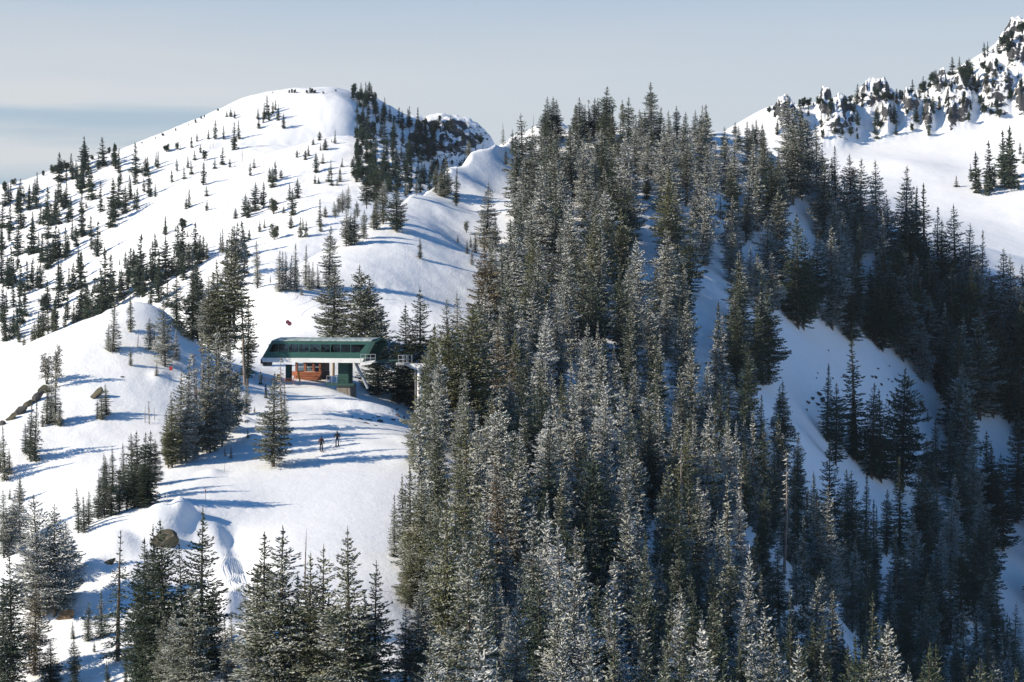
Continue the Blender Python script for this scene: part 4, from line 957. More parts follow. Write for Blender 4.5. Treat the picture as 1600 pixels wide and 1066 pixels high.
mass('forest_trees', it, [one_mesh(a, b, 'forest_tree_shape') for a, b, h in pl], (.5, .25, 0, 1), 'smaller spruces filling the wooded flank between the larger ones')
sp = [(p[0], p[2]) for p in PROTO['far']] + [(p[0], p[2]) for p in PROTO['farbush']]
def scrub_mass(field, label):
    it = []
    for fd, kd, x, y, z, h, w in SCRUB:
        if fd != field: continue
        i = RNG.randrange(5) if kd == 'far' else 5 + RNG.randrange(4); s = h / sp[i][1]
        it.append((x, y, z, (s * w, s * w, s), 0.0, i))
    mass('mountain_scrub', it, [p[0] for p in sp], (.14, 0, 0, 1), label)
scrub_mass('left', 'smaller dark firs and scrub scattered over the left peak')
scrub_mass('right', 'dark scrub and small firs among the crags of the right ridge')
# ---------------------------------------------------------------- lift station and other things
M['green'] = mat_simple('green_painted_steel', (0.010, 0.068, 0.056), (0.014, 0.084, 0.068), 1.2, 0.45, spec=0.5)
M['green_dark'] = mat_simple('dark_green_steel', (0.010, 0.050, 0.040), (0.014, 0.062, 0.050), 1.2, 0.5)
M['roofing'] = mat_simple('frosted_green_roofing', (0.16, 0.22, 0.20), (0.42, 0.46, 0.45), 1.6, 0.5)
M['white'] = mat_simple('white_painted_steel', (0.62, 0.62, 0.61), (0.74, 0.74, 0.73), 1.0, 0.45)
M['galv'] = mat_simple('galvanised_steel', (0.32, 0.34, 0.36), (0.48, 0.50, 0.52), 4.0, 0.45, metal=0.3)
M['rubber'] = mat_simple('black_rubber', (0.012, 0.012, 0.013), (0.03, 0.03, 0.03), 4.0, 0.8)
M['machine'] = mat_simple('greasy_machinery', (0.05, 0.055, 0.06), (0.22, 0.23, 0.24), 2.5, 0.6)
M['concrete'] = mat_simple('board_marked_concrete', (0.13, 0.115, 0.095), (0.26, 0.235, 0.20), 2.2, 0.9, bump=0.3, stretch=(3, 3, .5))
M['log'] = mat_simple('stained_logs', (0.16, 0.046, 0.020), (0.28, 0.088, 0.034), 2.0, 0.55, stretch=(.4, 2, 2))
M['log_dark'] = mat_simple('darker_wood', (0.09, 0.030, 0.018), (0.14, 0.048, 0.026), 2.0, 0.6)  # darker tone for the hut's right side and roof
M['yellow'] = mat_simple('yellow_plastic', (0.70, 0.34, 0.03), (0.78, 0.42, 0.05), 2.0, 0.5)
M['red'] = mat_simple('red_plastic', (0.42, 0.03, 0.03), (0.52, 0.05, 0.05), 2.0, 0.5)
M['maroon'] = mat_simple('maroon_painted_board', (0.10, 0.022, 0.035), (0.15, 0.035, 0.05), 2.0, 0.6)
M['orange'] = mat_simple('orange_netting', (0.75, 0.24, 0.12), (0.85, 0.36, 0.20), 2.0, 0.7)
M['rock'] = mat_simple('lichen_rock', (0.032, 0.029, 0.021), (0.11, 0.098, 0.062), 1.3, 0.9, bump=0.9)
M['rock_orange'] = mat_simple('orange_rock', (0.055, 0.040, 0.026), (0.17, 0.11, 0.065), 1.1, 0.9, bump=0.9)
M['rock_dark'] = mat_simple('dark_rock', (0.030, 0.030, 0.030), (0.085, 0.080, 0.075), 1.5, 0.9, bump=0.9)
M['cap'] = mat_snow('snow_cap')

def glass():
    m = bpy.data.materials.new('tinted_window_glass'); m.use_nodes = True
    t = m.node_tree; t.nodes.clear(); k = NT(t)
    out = k.n('ShaderNodeOutputMaterial')
    tr = k.n('ShaderNodeBsdfTransparent'); tr.inputs[0].default_value = (.42, .48, .52, 1)
    g = k.n('ShaderNodeBsdfGlossy'); g.inputs['Roughness'].default_value = .06
    fz = k.n('ShaderNodeFresnel'); fz.inputs[0].default_value = 1.5
    mx = k.n('ShaderNodeMixShader'); k.l(fz.outputs[0], mx.inputs[0]); k.l(tr.outputs[0], mx.inputs[1]); k.l(g.outputs[0], mx.inputs[2])
    k.l(mx.outputs[0], out.inputs[0]); return m
M['glass'] = glass()

class MB:
    """collects boxes, prisms and bars for one mesh"""
    def __init__(s): s.bm = bmesh.new()
    def box(s, x0, x1, y0, y1, z0, z1):
        return s.hexa([(x0, y0, z0), (x1, y0, z0), (x1, y1, z0), (x0, y1, z0), (x0, y0, z1), (x1, y0, z1), (x1, y1, z1), (x0, y1, z1)])
    def hexa(s, c):
        v = [s.bm.verts.new(p) for p in c]
        for f in ((3, 2, 1, 0), (4, 5, 6, 7), (0, 1, 5, 4), (1, 2, 6, 5), (2, 3, 7, 6), (3, 0, 4, 7)): s.bm.faces.new([v[i] for i in f])
        return s
    def prism(s, poly, y0, y1):
        """polygon in x,z pulled along y"""
        a = [s.bm.verts.new((x, y0, z)) for x, z in poly]; b = [s.bm.verts.new((x, y1, z)) for x, z in poly]; n = len(poly)
        s.bm.faces.new(a); s.bm.faces.new(b[::-1])
        for i in range(n): s.bm.faces.new([a[i], b[i], b[(i + 1) % n], a[(i + 1) % n]])
        return s
    def bar(s, p, q, r, sides=8, r2=None):
        p, q = Vector(p), Vector(q); d = (q - p).normalized(); x = d.orthogonal().normalized(); y = d.cross(x); r2 = r if r2 is None else r2
        a = [s.bm.verts.new(p + (x * math.cos(6.2832 * i / sides) + y * math.sin(6.2832 * i / sides)) * r) for i in range(sides)]
        b = [s.bm.verts.new(q + (x * math.cos(6.2832 * i / sides) + y * math.sin(6.2832 * i / sides)) * r2) for i in range(sides)]
        for i in range(sides): s.bm.faces.new([a[i], a[(i + 1) % sides], b[(i + 1) % sides], b[i]])
        s.bm.faces.new(a[::-1]); s.bm.faces.new(b); return s
    def build(s, name, mat, parent=None, bevel=0.0):
        bmesh.ops.recalc_face_normals(s.bm, faces=s.bm.faces)
        if bevel: bmesh.ops.bevel(s.bm, geom=list(s.bm.edges), offset=bevel, segments=1, affect='EDGES')
        me = bpy.data.meshes.new(name); s.bm.to_mesh(me); s.bm.free()
        return link(name, me, mat, parent)

def ground(px, py): return near.hit(px, py)[:3]

# --- the terminal: a long green enclosure with sloping ends on one column
SD = 307.0
sx, sy, szz = P(497, 566, SD)
ST = empty('lift_station', (sx, sy, szz), math.radians(-17))
tag(ST, 'green enclosed chairlift top station with a long window band', 'lift station')
WY = 2.4                                    # half width of the enclosure
def xl(z): return -7.75 + 0.62 * z          # sloping left end
def xr(z): return 7.30 + 0.50 * z           # sloping right end
def wall(y0, y1, z0, z1, xa=None, xb=None):
    a = xl if xa is None else xa; b = xr if xb is None else xb
    return [(a(z0), y0, z0), (b(z0), y0, z0), (b(z0), y1, z0), (a(z0), y1, z0), (a(z1), y0, z1), (b(z1), y0, z1), (b(z1), y1, z1), (a(z1), y1, z1)]
Z1, Z2, Z3, Z4 = 0.62, 1.42, 2.50, 2.95
for sgn, yy in ((-1, -WY), (1, WY - .1)):
    MB().hexa(wall(yy, yy + .1, Z1, Z2)).build('lower_panel', M['green'], ST)
    MB().hexa(wall(yy, yy + .1, Z3, Z4)).build('upper_panel', M['green'], ST)
    MB().hexa([(xl(Z2), yy, Z2), (xl(Z2) + .45, yy, Z2), (xl(Z2) + .45, yy + .1, Z2), (xl(Z2), yy + .1, Z2), (xl(Z3), yy, Z3), (xl(Z3) + .45, yy, Z3), (xl(Z3) + .45, yy + .1, Z3), (xl(Z3), yy + .1, Z3)]).build('end_post', M['green'], ST)
    MB().hexa([(xr(Z2) - 1.0, yy, Z2), (xr(Z2), yy, Z2), (xr(Z2), yy + .1, Z2), (xr(Z2) - 1.0, yy + .1, Z2), (xr(Z3) - .6, yy, Z3), (xr(Z3), yy, Z3), (xr(Z3), yy + .1, Z3), (xr(Z3) - .6, yy + .1, Z3)]).build('end_post', M['green'], ST)
    xs = [-6.35, -4.95, -3.45, -1.9, -.35, 1.25, 2.75, 4.25, 5.75, 7.0]
    for i in range(9):
        a, b = xs[i] + .07, xs[i + 1] - .02
        wq = MB()
        if i == 0: wq.hexa([(a - .25, yy + .04, Z2), (b, yy + .04, Z2), (b, yy + .06, Z2), (a - .25, yy + .06, Z2), (a + .30, yy + .04, Z3), (b, yy + .04, Z3), (b, yy + .06, Z3), (a + .30, yy + .06, Z3)])
        elif i == 8: wq.hexa([(a, yy + .04, Z2), (b, yy + .04, Z2), (b, yy + .06, Z2), (a, yy + .06, Z2), (a, yy + .04, Z3), (b + .85, yy + .04, Z3), (b + .85, yy + .06, Z3), (a, yy + .06, Z3)])
        else: wq.box(a, b, yy + .04, yy + .06, Z2, Z3)
        wq.build('window', M['glass'], ST)
        MB().box(xs[i] - .02, xs[i] + .07, yy - .012, yy + .1, Z2, Z3).build('mullion', M['green'], ST)
# sloping front end: corner pieces, two panes and a lower panel
def fr(y0, y1, z0, z1, off, th): return [(xl(z0) - off, y0, z0), (xl(z0) - off + th, y0, z0), (xl(z0) - off + th, y1, z0), (xl(z0) - off, y1, z0), (xl(z1) - off, y0, z1), (xl(z1) - off + th, y0, z1), (xl(z1) - off + th, y1, z1), (xl(z1) - off, y1, z1)]
MB().hexa(fr(-WY + .02, WY - .02, .25, 1.32, .012, .09)).build('nose_panel', M['green'], ST)
MB().hexa(fr(-WY + .02, WY - .02, 2.62, 2.95, .012, .09)).build('nose_panel', M['green'], ST)
for a, b in ((-2.3, -.8), (-.7, .7), (.8, 2.3)):
    MB().hexa(fr(a, b, 1.36, 2.58, -.03, .03)).build('nose_window', M['glass'], ST)
for a in (-2.37, -.79, .71, 2.29): MB().hexa(fr(a, a + .08, 1.32, 2.62, .012, .09)).build('nose_mullion', M['green'], ST)
MB().box(-8.0, -7.45, -1.5, 1.5, -.25, .42).build('bumper', M['rubber'], ST, .03)
MB().bar((-7.6, -1.1, -.35), (-7.6, 1.1, -.35), .28, 12).build('guide_wheel', M['machine'], ST)
# roof: two shallow slopes
rf = MB()
rf.hexa([(xl(Z4) - .05, -WY - .06, Z4), (xr(Z4) - .1, -WY - .06, Z4), (xr(Z4) - .1, 0, Z4), (xl(Z4) - .05, 0, Z4), (xl(Z4) + .45, -WY + .5, Z4 + .30), (xr(Z4) + .05, -WY + .5, Z4 + .30), (xr(Z4) + .35, 0, Z4 + .48), (xl(Z4) + .55, 0, Z4 + .48)])
rf.hexa([(xl(Z4) - .05, .003, Z4), (xr(Z4) - .1, .003, Z4), (xr(Z4) - .1, WY + .06, Z4), (xl(Z4) - .05, WY + .06, Z4), (xl(Z4) + .55, .003, Z4 + .48), (xr(Z4) + .35, .003, Z4 + .48), (xr(Z4) + .05, WY - .5, Z4 + .30), (xl(Z4) + .45, WY - .5, Z4 + .30)])
rf.build('roof', M['roofing'], ST)
for i in range(7):
    x = -5.4 + i * 1.95
    MB().box(x, x + .08, -WY + .55, -.05, Z4 + .475, Z4 + .50).build('roof_seam', M['galv'], ST)
# frame round the open end
for yy in (-WY - .03, WY - .22):
    MB().hexa([(xr(.1) - .1, yy, .1), (xr(.1) + .45, yy, .1), (xr(.1) + .45, yy + .25, .1), (xr(.1) - .1, yy + .25, .1), (xr(Z4) - .02, yy, Z4), (xr(Z4) + .62, yy, Z4), (xr(Z4) + .62, yy + .25, Z4), (xr(Z4) - .02, yy + .25, Z4)]).build('end_frame', M['green_dark'], ST)
MB().hexa([(xr(Z4) - .02, -WY + .22, Z4 - .18), (xr(Z4) + .6, -WY + .22, Z4 - .18), (xr(Z4) + .6, 0, Z4 + .22), (xr(Z4) - .02, 0, Z4 + .22), (xr(Z4) - .02, -WY + .22, Z4 - .003), (xr(Z4) + .6, -WY + .22, Z4 - .003), (xr(Z4) + .6, 0, Z4 + .44), (xr(Z4) - .02, 0, Z4 + .44)]).build('end_lintel', M['green_dark'], ST)
MB().hexa([(xr(Z4) - .02, .004, Z4 + .22), (xr(Z4) + .6, .004, Z4 + .22), (xr(Z4) + .6, WY - .22, Z4 - .18), (xr(Z4) - .02, WY - .22, Z4 - .18), (xr(Z4) - .02, .004, Z4 + .44), (xr(Z4) + .6, .004, Z4 + .44), (xr(Z4) + .6, WY - .22, Z4 - .003), (xr(Z4) - .02, WY - .22, Z4 - .003)]).build('end_lintel', M['green_dark'], ST)
# white skirt, floor and machinery inside
MB().hexa([(-7.2, -WY - .05, 0), (7.35, -WY - .05, 0), (7.35, -WY + .12, 0), (-7.2, -WY + .12, 0), (-7.5, -WY - .05, Z1 - .004), (7.75, -WY - .05, Z1 - .004), (7.75, -WY + .12, Z1 - .004), (-7.5, -WY + .12, Z1 - .004)]).build('skirt', M['white'], ST)
MB().hexa([(-7.2, WY - .12, 0), (7.35, WY - .12, 0), (7.35, WY + .05, 0), (-7.2, WY + .05, 0), (-7.5, WY - .12, Z1 - .004), (7.75, WY - .12, Z1 - .004), (7.75, WY + .05, Z1 - .004), (-7.5, WY + .05, Z1 - .004)]).build('skirt', M['white'], ST)
MB().box(-7.0, 7.3, -WY + .13, WY - .13, .30, .55).build('floor_frame', M['machine'], ST)
mc = MB(); mc.box(-5.6, 6.4, -.5, .5, .55, 1.0); mc.box(-1.0, 3.0, -.9, .9, 1.0, 1.7); mc.bar((-4.2, 0, 1.25), (-4.2, 0, 1.45), 1.5, 18)
mc.build('drive_unit', M['machine'], ST)
for i in range(10):
    x = -4.6 + i * 1.2
    MB().bar((x, -1.75, 1.85), (x, -1.6, 1.85), .26, 12).build('tyre', M['rubber'], ST)
MB().box(-5.4, 6.6, -1.58, -1.48, 1.62, 1.82).build('rail', M['galv'], ST)
# work platform at the open end
pl = MB().box(7.4, 9.7, -WY - .9, -WY + .1, .10, .18).build('work_platform', M['galv'], ST)
MB().hexa([(7.5, -WY - .9, -.35), (9.0, -WY - .9, -.15), (9.0, -WY - .84, -.15), (7.5, -WY - .84, -.35), (7.4, -WY - .9, .098), (9.7, -WY - .9, .42), (9.7, -WY - .84, .42), (7.4, -WY - .84, .098)]).build('platform_skirt', M['white'], pl)
rl = MB()
for x in (7.5, 8.2, 8.95, 9.65): rl.bar((x, -WY - .8, .18), (x, -WY - .8, 1.2), .032, 6)
for z in (.7, 1.2): rl.bar((7.5, -WY - .8, z), (9.65, -WY - .8, z), .032, 6)
rl.build('handrail', M['galv'], pl)
MB().hexa([(9.0, -1.0, .05), (12.4, -1.0, .30), (12.4, 1.0, .30), (9.0, 1.0, .05), (9.0, -1.0, .35), (12.4, -1.0, .48), (12.4, 1.0, .48), (9.0, 1.0, .35)]).build('lead_in_arm', M['green_dark'], ST)
# column, footing, strut, lower deck
gz = near.z(*(ST.matrix_basis @ Vector((4.05, 0, 0))).xy) - szz
cl = MB().box(3.25, 4.85, -.8, .8, gz + 1.2, .3).build('column', M['green_dark'], ST, .05)
for z in (-.9, -2.0): MB().box(3.23, 4.87, -.83, .83, z, z + .06).build('weld_band', M['green_dark'], cl)
MB().hexa([(3.2, -1.15, gz - 1.4), (5.3, -1.15, gz - 1.4), (5.3, 1.15, gz - 1.4), (3.2, 1.15, gz - 1.4), (3.2, -1.15, gz + 1.2), (5.2, -1.15, gz + 1.2), (5.2, 1.15, gz + 1.2), (3.2, 1.15, gz + 1.2)]).build('concrete_footing', M['concrete'], ST, .04)
MB().bar((5.5, -.1, .1), (7.4, -.1, gz + .8), .20, 12).build('strut', M['galv'], ST)
dk = MB().box(1.75, 3.22, -1.5, .4, gz + 1.18, gz + 1.5); dk.box(3.22, 5.9, -1.5, -.84, gz + 1.18, gz + 1.5)
dk = dk.build('lower_deck', M['green_dark'], ST)
rl = MB()
for x in (1.85, 2.6, 3.3): rl.bar((x, -1.4, gz + 1.5), (x, -1.4, gz + 2.5), .03, 6)
rl.bar((1.85, -1.4, gz + 2.5), (3.3, -1.4, gz + 2.5), .03, 6)
rl.build('handrail', M['galv'], dk)

# --- operator's log hut under the terminal
hx, hy, hz = ground(487, 594)
HT = empty('log_hut', (hx, hy + .6, hz), math.radians(-17)); tag(HT, 'small red brown log hut with windows under the green lift station', 'hut')
hw, hd, hh = 2.0, 3.0, 2.55
for k in range(5):
    z = .14 + k * .235
    MB().bar((-hw, -hd / 2, z), (hw, -hd / 2, z), .135, 10).build('log', M['log'], HT)
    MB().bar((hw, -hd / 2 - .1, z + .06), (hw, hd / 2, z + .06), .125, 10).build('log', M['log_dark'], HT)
    MB().bar((-hw, -hd / 2 - .1, z + .06), (-hw, hd / 2, z + .06), .125, 10).build('log', M['log'], HT)
for x in (-1.75, -.42, .85, 1.85): MB().box(x - .16, x + .16, -hd / 2 - .12, -hd / 2 + .1, 1.25, hh).build('post', M['log'], HT)
for a, b in ((-1.59, -.58), (-.26, .69), (1.01, 1.69)):
    f = MB().box(a, b, -hd / 2 - .02, -hd / 2 + .02, 1.26, hh - .1).build('window', M['glass'], HT)
    MB().box(a, b, -hd / 2 - .05, -hd / 2 - .022, 1.85, 1.90).build('sash_bar', M['white'], f)
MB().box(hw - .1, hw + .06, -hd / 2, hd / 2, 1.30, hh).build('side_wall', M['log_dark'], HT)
MB().box(-hw, hw, hd / 2 - .1, hd / 2 + .05, 0, hh).build('back_wall', M['white'], HT)
MB().box(-hw - .3, hw + .3, -hd / 2 - .35, hd / 2 + .3, hh + .003, hh + .15).build('roof', M['log_dark'], HT)
gx, gy, gzz = ground(467, 596)
g = MB(); g.hexa([(-.22, -.04, 0), (-.02, -.04, 0), (-.02, .04, 0), (-.22, .04, 0), (-.45, -.04, 1.35), (-.25, -.04, 1.35), (-.25, .04, 1.35), (-.45, .04, 1.35)])
bo = g.build('warning_board', M['yellow']); bo.location = (gx + .3, gy - .3, gzz); tag(bo, 'slanting yellow board leaning at the left corner of the log hut', 'board')
kx, ky, kz = ground(452, 596)
KB = empty('control_cabinet', (kx, ky, kz), math.radians(-17)); tag(KB, 'tall dark green cabinet left of the log hut under the station', 'cabinet')
MB().box(-.45, .30, -.3, .3, 0, 2.35).build('housing', M['green_dark'], KB, .03); MB().box(-.4, .25, -.33, -.303, .3, 2.1).build('door', M['green'], KB)
for i, px in enumerate((458, 462)):
    x, y, z = ground(px, 594)
    o = MB().box(-.2, .2, -.03, .03, .65, 1.25).bar((0, 0, 0), (0, 0, .66), .03, 6).build('small_sign', M['orange'], None); o.location = (x, y, z)
    tag(o, ('left' if i == 0 else 'right') + ' of two small orange signs between cabinet and log hut', 'sign', 'orange signs by the hut')
x, y, z = ground(435, 596)
PB = MB().box(-.22, .22, -.18, .18, .05, 1.0).build('crash_pad', M['yellow'], None, .05); PB.location = (x, y, z); tag(PB, 'pale yellow pad standing on the snow under the station\'s left end', 'pad')
x, y, z = ground(515, 592)
o = MB().bar((0, 0, -.3), (0, 0, 2.9), .22, 10).build('wooden_post', mat_simple('pale_timber', (.34, .25, .15), (.48, .37, .24), 3.0, .8)); o.location = (x + .4, y + 1.5, z); tag(o, 'pale round timber post between the log hut and the green column', 'post')

# rope fence behind the standing skier
RF = empty('rope_fence', ground(398, 596)); tag(RF, 'thin orange rope fence on the flat left of the lift station', 'fence')
rx, ry, rz = RF.location
for i in range(5):
    x = i * 1.35; zz = near.z(rx + x, ry) - rz
    MB().bar((x, 0, zz - .2), (x, 0, zz + .95), .03, 6).build('stake', M['orange'], RF)
    if i < 4:
        z2 = near.z(rx + x + 1.35, ry) - rz
        b = MB()
        for hgt in (.4, .62, .85): b.bar((x, 0, zz + hgt), (x + 1.35, 0, z2 + hgt), .02, 5)
        b.build('rope', M['orange'], RF)

# --- lift tower and rope
tx, ty, tz = P(656, 648, 300)
tz = near.z(tx, ty)
TW = empty('lift_tower', (tx, ty, tz), math.radians(-17)); tag(TW, 'pale steel lift tower with railed crossarm beside the big olive spruces', 'lift tower')
top = (HY - 572) / F * 300 - tz
MB().bar((0, 0, -1), (0, 0, top), .42, 14, .34).build('pole', M['white'], TW)
ca = MB().hexa([(-2.6, -.22, top + .15), (2.6, -.22, top + .15), (2.6, .22, top + .15), (-2.6, .22, top + .15), (-2.6, -.22, top + .35), (2.6, -.22, top + .35), (2.6, .22, top + .35), (-2.6, .22, top + .35)])
ca.hexa([(-.5, -.24, top - .5), (.5, -.24, top - .5), (.5, .24, top - .5), (-.5, .24, top - .5), (-2.2, -.24, top + .147), (2.2, -.24, top + .147), (2.2, .24, top + .147), (-2.2, .24, top + .147)])
ca = ca.build('crossarm', M['white'], TW)
for s in (-1, 1):
    wk = MB().box(s * 2.1 - .45, s * 2.1 + .45, -1.7, 1.7, top + .36, top + .42).build('catwalk', M['galv'], TW)
    r_ = MB()
    for yy in (-1.6, 0, 1.6): r_.bar((s * 2.5, yy, top + .42), (s * 2.5, yy, top + 1.45), .035, 6).bar((s * 1.7, yy, top + .42), (s * 1.7, yy, top + 1.45), .035, 6)
    for zz in (.9, 1.45):
        r_.bar((s * 2.5, -1.6, top + zz), (s * 2.5, 1.6, top + zz), .035, 6).bar((s * 1.7, -1.6, top + zz), (s * 1.7, 1.6, top + zz), .035, 6)
        r_.bar((s * 1.7, -1.6, top + zz), (s * 2.5, -1.6, top + zz), .035, 6)
    r_.build('handrail', M['galv'], wk)
    for j in range(6):
        yy = -1.4 + .56 * j
        MB().bar((s * 2.75, yy, top + .25), (s * 2.85, yy, top + .25), .23, 12).build('sheave', M['white'], ca)
ld = MB(); ld.bar((-.62, -.2, 0), (-.62, -.2, top), .03, 6).bar((-.62, .2, 0), (-.62, .2, top), .03, 6)
for j in range(int(top / .4)): ld.bar((-.62, -.2, .3 + j * .4), (-.62, .2, .3 + j * .4), .02, 5)
ld.build('ladder', M['galv'], TW)
# chairlift rope from the station over the tower and down beyond
m4 = Matrix.Translation(ST.location) @ Matrix.Rotation(ST.rotation_euler.z, 4, 'Z')
t4 = Matrix.Translation(TW.location) @ Matrix.Rotation(TW.rotation_euler.z, 4, 'Z')
for s in (-1, 1):
    a = m4 @ Vector((12.0, s * 1.9, .55)); b = t4 @ Vector((s * 2.8 * 0 + 0, s * 1.9, top + .5)); c = Vector((b.x + 60, b.y + 30, b.z - 26))
    cu = MB(); pts = [a.lerp(b, t) - Vector((0, 0, .35 * 4 * t * (1 - t))) for t in (0, .25, .5, .75, 1)] + [b.lerp(c, t) - Vector((0, 0, 1.6 * 4 * t * (1 - t))) for t in (.25, .5, .75, 1)]
    for p, q in zip(pts, pts[1:]): cu.bar(p, q, .035, 6)
    o = cu.build('haul_rope', M['rubber']); tag(o, ('nearer' if s < 0 else 'farther') + ' steel rope running from the lift station to the lift tower', 'rope', 'lift ropes')

# --- markers and signs on the snow
def stake(px, py, h, mat_tip, label, cat, r=.025, tip=.35):
    x, y, z = ground(px, py); e = empty('marker_pole' if cat == 'marker' else 'sign', (x, y, z)); tag(e, label, cat)
    MB().bar((0, 0, -.3), (0, 0, h), r, 6).build('pole', M['galv'] if cat == 'marker' else M['deadwood'], e)
    MB().bar((0, 0, h - tip), (0, 0, h), r * 2.2, 8).build('tip', mat_tip, e); return e
stake(321, 786, 1.45, M['red'], 'thin bamboo marker with a red tip standing on the ski run', 'marker')
stake(256, 789, 1.1, M['galv'], 'left of two thin grey wands at the head of the mound', 'marker')['group'] = 'grey wands on the mound'
stake(261, 789, 1.2, M['galv'], 'right of two thin grey wands at the head of the mound', 'marker')['group'] = 'grey wands on the mound'
x, y, z = ground(451, 516)
SG = empty('round_sign', (x, y, z)); tag(SG, 'small dark red double disc sign on the snow above the lift station', 'sign')
MB().bar((0, 0, -.2), (0, 0, .95), .03, 6).build('post', M['galv'], SG)
MB().bar((-.14, -.04, 1.25), (-.14, .0, 1.25), .33, 14).build('disc', M['maroon'], SG); MB().bar((.16, -.09, 1.02), (.16, -.045, 1.02), .34, 14).build('disc', M['maroon'], SG)
x, y, z = ground(267, 588)
SG = empty('trail_sign', (x, y, z)); tag(SG, 'little pink red sign on two poles at the left of the central stand', 'sign')
for s in (-.28, .28): MB().bar((s, 0, -.2), (s, 0, 1.5), .025, 6).build('post', M['galv'], SG)
MB().box(-.2, .2, -.06, -.03, .75, 1.25).build('board', M['red'], SG)

# --- rocks, each a lump of stone with its own snow cap
def rock(px, py, wpx, hpx, mat, label, depth=.7, seed=0, cap=.0, skew=0.0, group=None, rzx=0.0):
    x, y, z = ground(px, py); mpp = y / F; w, h = wpx * mpp, hpx * mpp
    rr = random.Random(seed + 31)
    bm = bmesh.new(); bmesh.ops.create_icosphere(bm, subdivisions=3, radius=1.0)
    planes = [(Vector((rr.gauss(0, 1), rr.gauss(0, 1), rr.gauss(0, .8))).normalized(), rr.uniform(.30, .72)) for _ in range(13)]
    for v in bm.verts:
        p = v.co.copy()
        for _ in range(2):
            for n, d in planes:
                k = p.dot(n) - d
                if k > 0: p -= n * k
        p += p.normalized() * .035 * (math.sin(17 * p.x + seed) * math.sin(15 * p.z + 2 * seed) + rr.uniform(-.6, .6))
        v.co = p
    sx_ = max(abs(v.co.x) for v in bm.verts); sz_ = max(abs(v.co.z) for v in bm.verts)
    for v in bm.verts:
        v.co = Vector((v.co.x / sx_ * w / 2 + v.co.z / sz_ * skew * w / 2, v.co.y * w / 2 * depth, v.co.z / sz_ * h / 2))
    me = bpy.data.meshes.new('boulder'); bm.to_mesh(me); bm.free()
    e = empty('boulder', (x, y, z)); e.rotation_euler = (0, rzx, 0); tag(e, label, 'rock', group)
    o = link('stone', me, mat, e)
    if cap:
        b2 = bmesh.new(); bmesh.ops.create_icosphere(b2, subdivisions=3, radius=1.0)
        for v in b2.verts:
            zz = v.co.z; v.co.x *= w / 2 * 1.02; v.co.y *= w / 2 * depth * 1.05
            v.co.x += (.5 + zz * .5) * skew * w * .3
            v.co.z = h * .22 + (zz * cap * h if zz > 0 else zz * .22 * h) + .05 * h * math.sin(3 * v.co.x / w * 2 + seed)
        m2 = bpy.data.meshes.new('snow_cap'); b2.to_mesh(m2); b2.free()
        for p in m2.polygons: p.use_smooth = True
        link('snow_cap', m2, M['cap'], e)
    return e
rock(252, 850, 58, 46, M['rock'], 'big brown boulder under a dome of snow on the mound', .7, 3, 0)
rock(168, 880, 30, 15, M['rock'], 'flat olive rock under a snow bulge on the mound\'s left face', .5, 5, 0, .5, None, -.5)
rock(122, 912, 26, 14, M['rock'], 'slanting brown rock lower left on the mound', .5, 8, 0, .4, None, -.6)
rock(101, 966, 34, 24, M['rock_orange'], 'orange brown rock at the foot of the mound', .5, 13, 0, .3, None, -.35)
rock(132, 966, 12, 8, M['rock'], 'small dark rock right of the orange brown rock', .7, 17)
rock(147, 620, 40, 16, M['rock'], 'slanting olive slab on the sunny slope behind three sparse firs', .6, 21, 0, .5, None, -.55)
band = [(2, 664, 16, 18), (16, 656, 24, 16), (31, 645, 30, 18), (44, 634, 26, 16), (57, 626, 30, 22), (69, 614, 22, 24)]
for i, (a, b, w, h) in enumerate(band):
    rock(a, b, w, h, M['rock_dark'] if i % 2 == 0 else M['rock'], ordinal(i, len(band)) + ' of the six dark rocks in the broken band on the left slope', .6, 23 + i, 0, .4, 'dark rocks on the left slope', -.5)
rock(190, 589, 8, 4, M['rock_dark'], 'tiny rock tip alone on the smooth left slope', .7, 30)
slide = [(550, 651, 4, 2), (563, 655, 9, 5), (576, 656, 12, 4), (583, 653, 7, 3), (574, 662, 14, 4), (592, 659, 13, 6), (586, 665, 8, 3), (594, 651, 4, 2), (590, 652, 4, 3), (621, 649, 13, 9), (614, 656, 8, 3), (613, 642, 4, 2), (620, 640, 5, 4), (631, 653, 5, 5), (629, 659, 4, 3), (608, 646, 3, 2)]
for i, (a, b, w, h) in enumerate(sorted(slide)):
    rock(a, b, w, h * 1.2, M['rock_dark'], ordinal(i, len(slide)) + ' of the ' + num(len(slide)) + ' dark rocks in the bank below the lift column', .9, 40 + i, 0, 0, 'rocks in the bank below the lift')
scree = [(1278, 615, 14, 9), (1268, 622, 12, 8), (1284, 625, 14, 9), (1262, 629, 9, 6), (1277, 632, 13, 7), (1277, 583, 4, 3), (1275, 591, 4, 3), (1300, 591, 7, 5), (1371, 576, 7, 4), (1362, 589, 8, 5), (1368, 590, 8, 6), (1388, 593, 6, 5), (1393, 596, 7, 3), (1389, 572, 4, 3), (1377, 602, 5, 7), (1425, 634, 15, 9), (1438, 634, 9, 8), (1441, 635, 7, 7), (1488, 566, 7, 4), (1595, 580, 10, 6), (1319, 625, 5, 4), (1386, 618, 3, 4), (1260, 640, 6, 5), (1547, 764, 4, 4), (1294, 548, 5, 3)]
for i, (a, b, w, h) in enumerate(sorted(scree)):
    rock(a, b, w, h, M['rock_dark'], ordinal(i, len(scree)) + ' of the ' + num(len(scree)) + ' black rocks on the open shaded slope', .9, 70 + i, 0, 0, 'rocks on the open shaded slope')

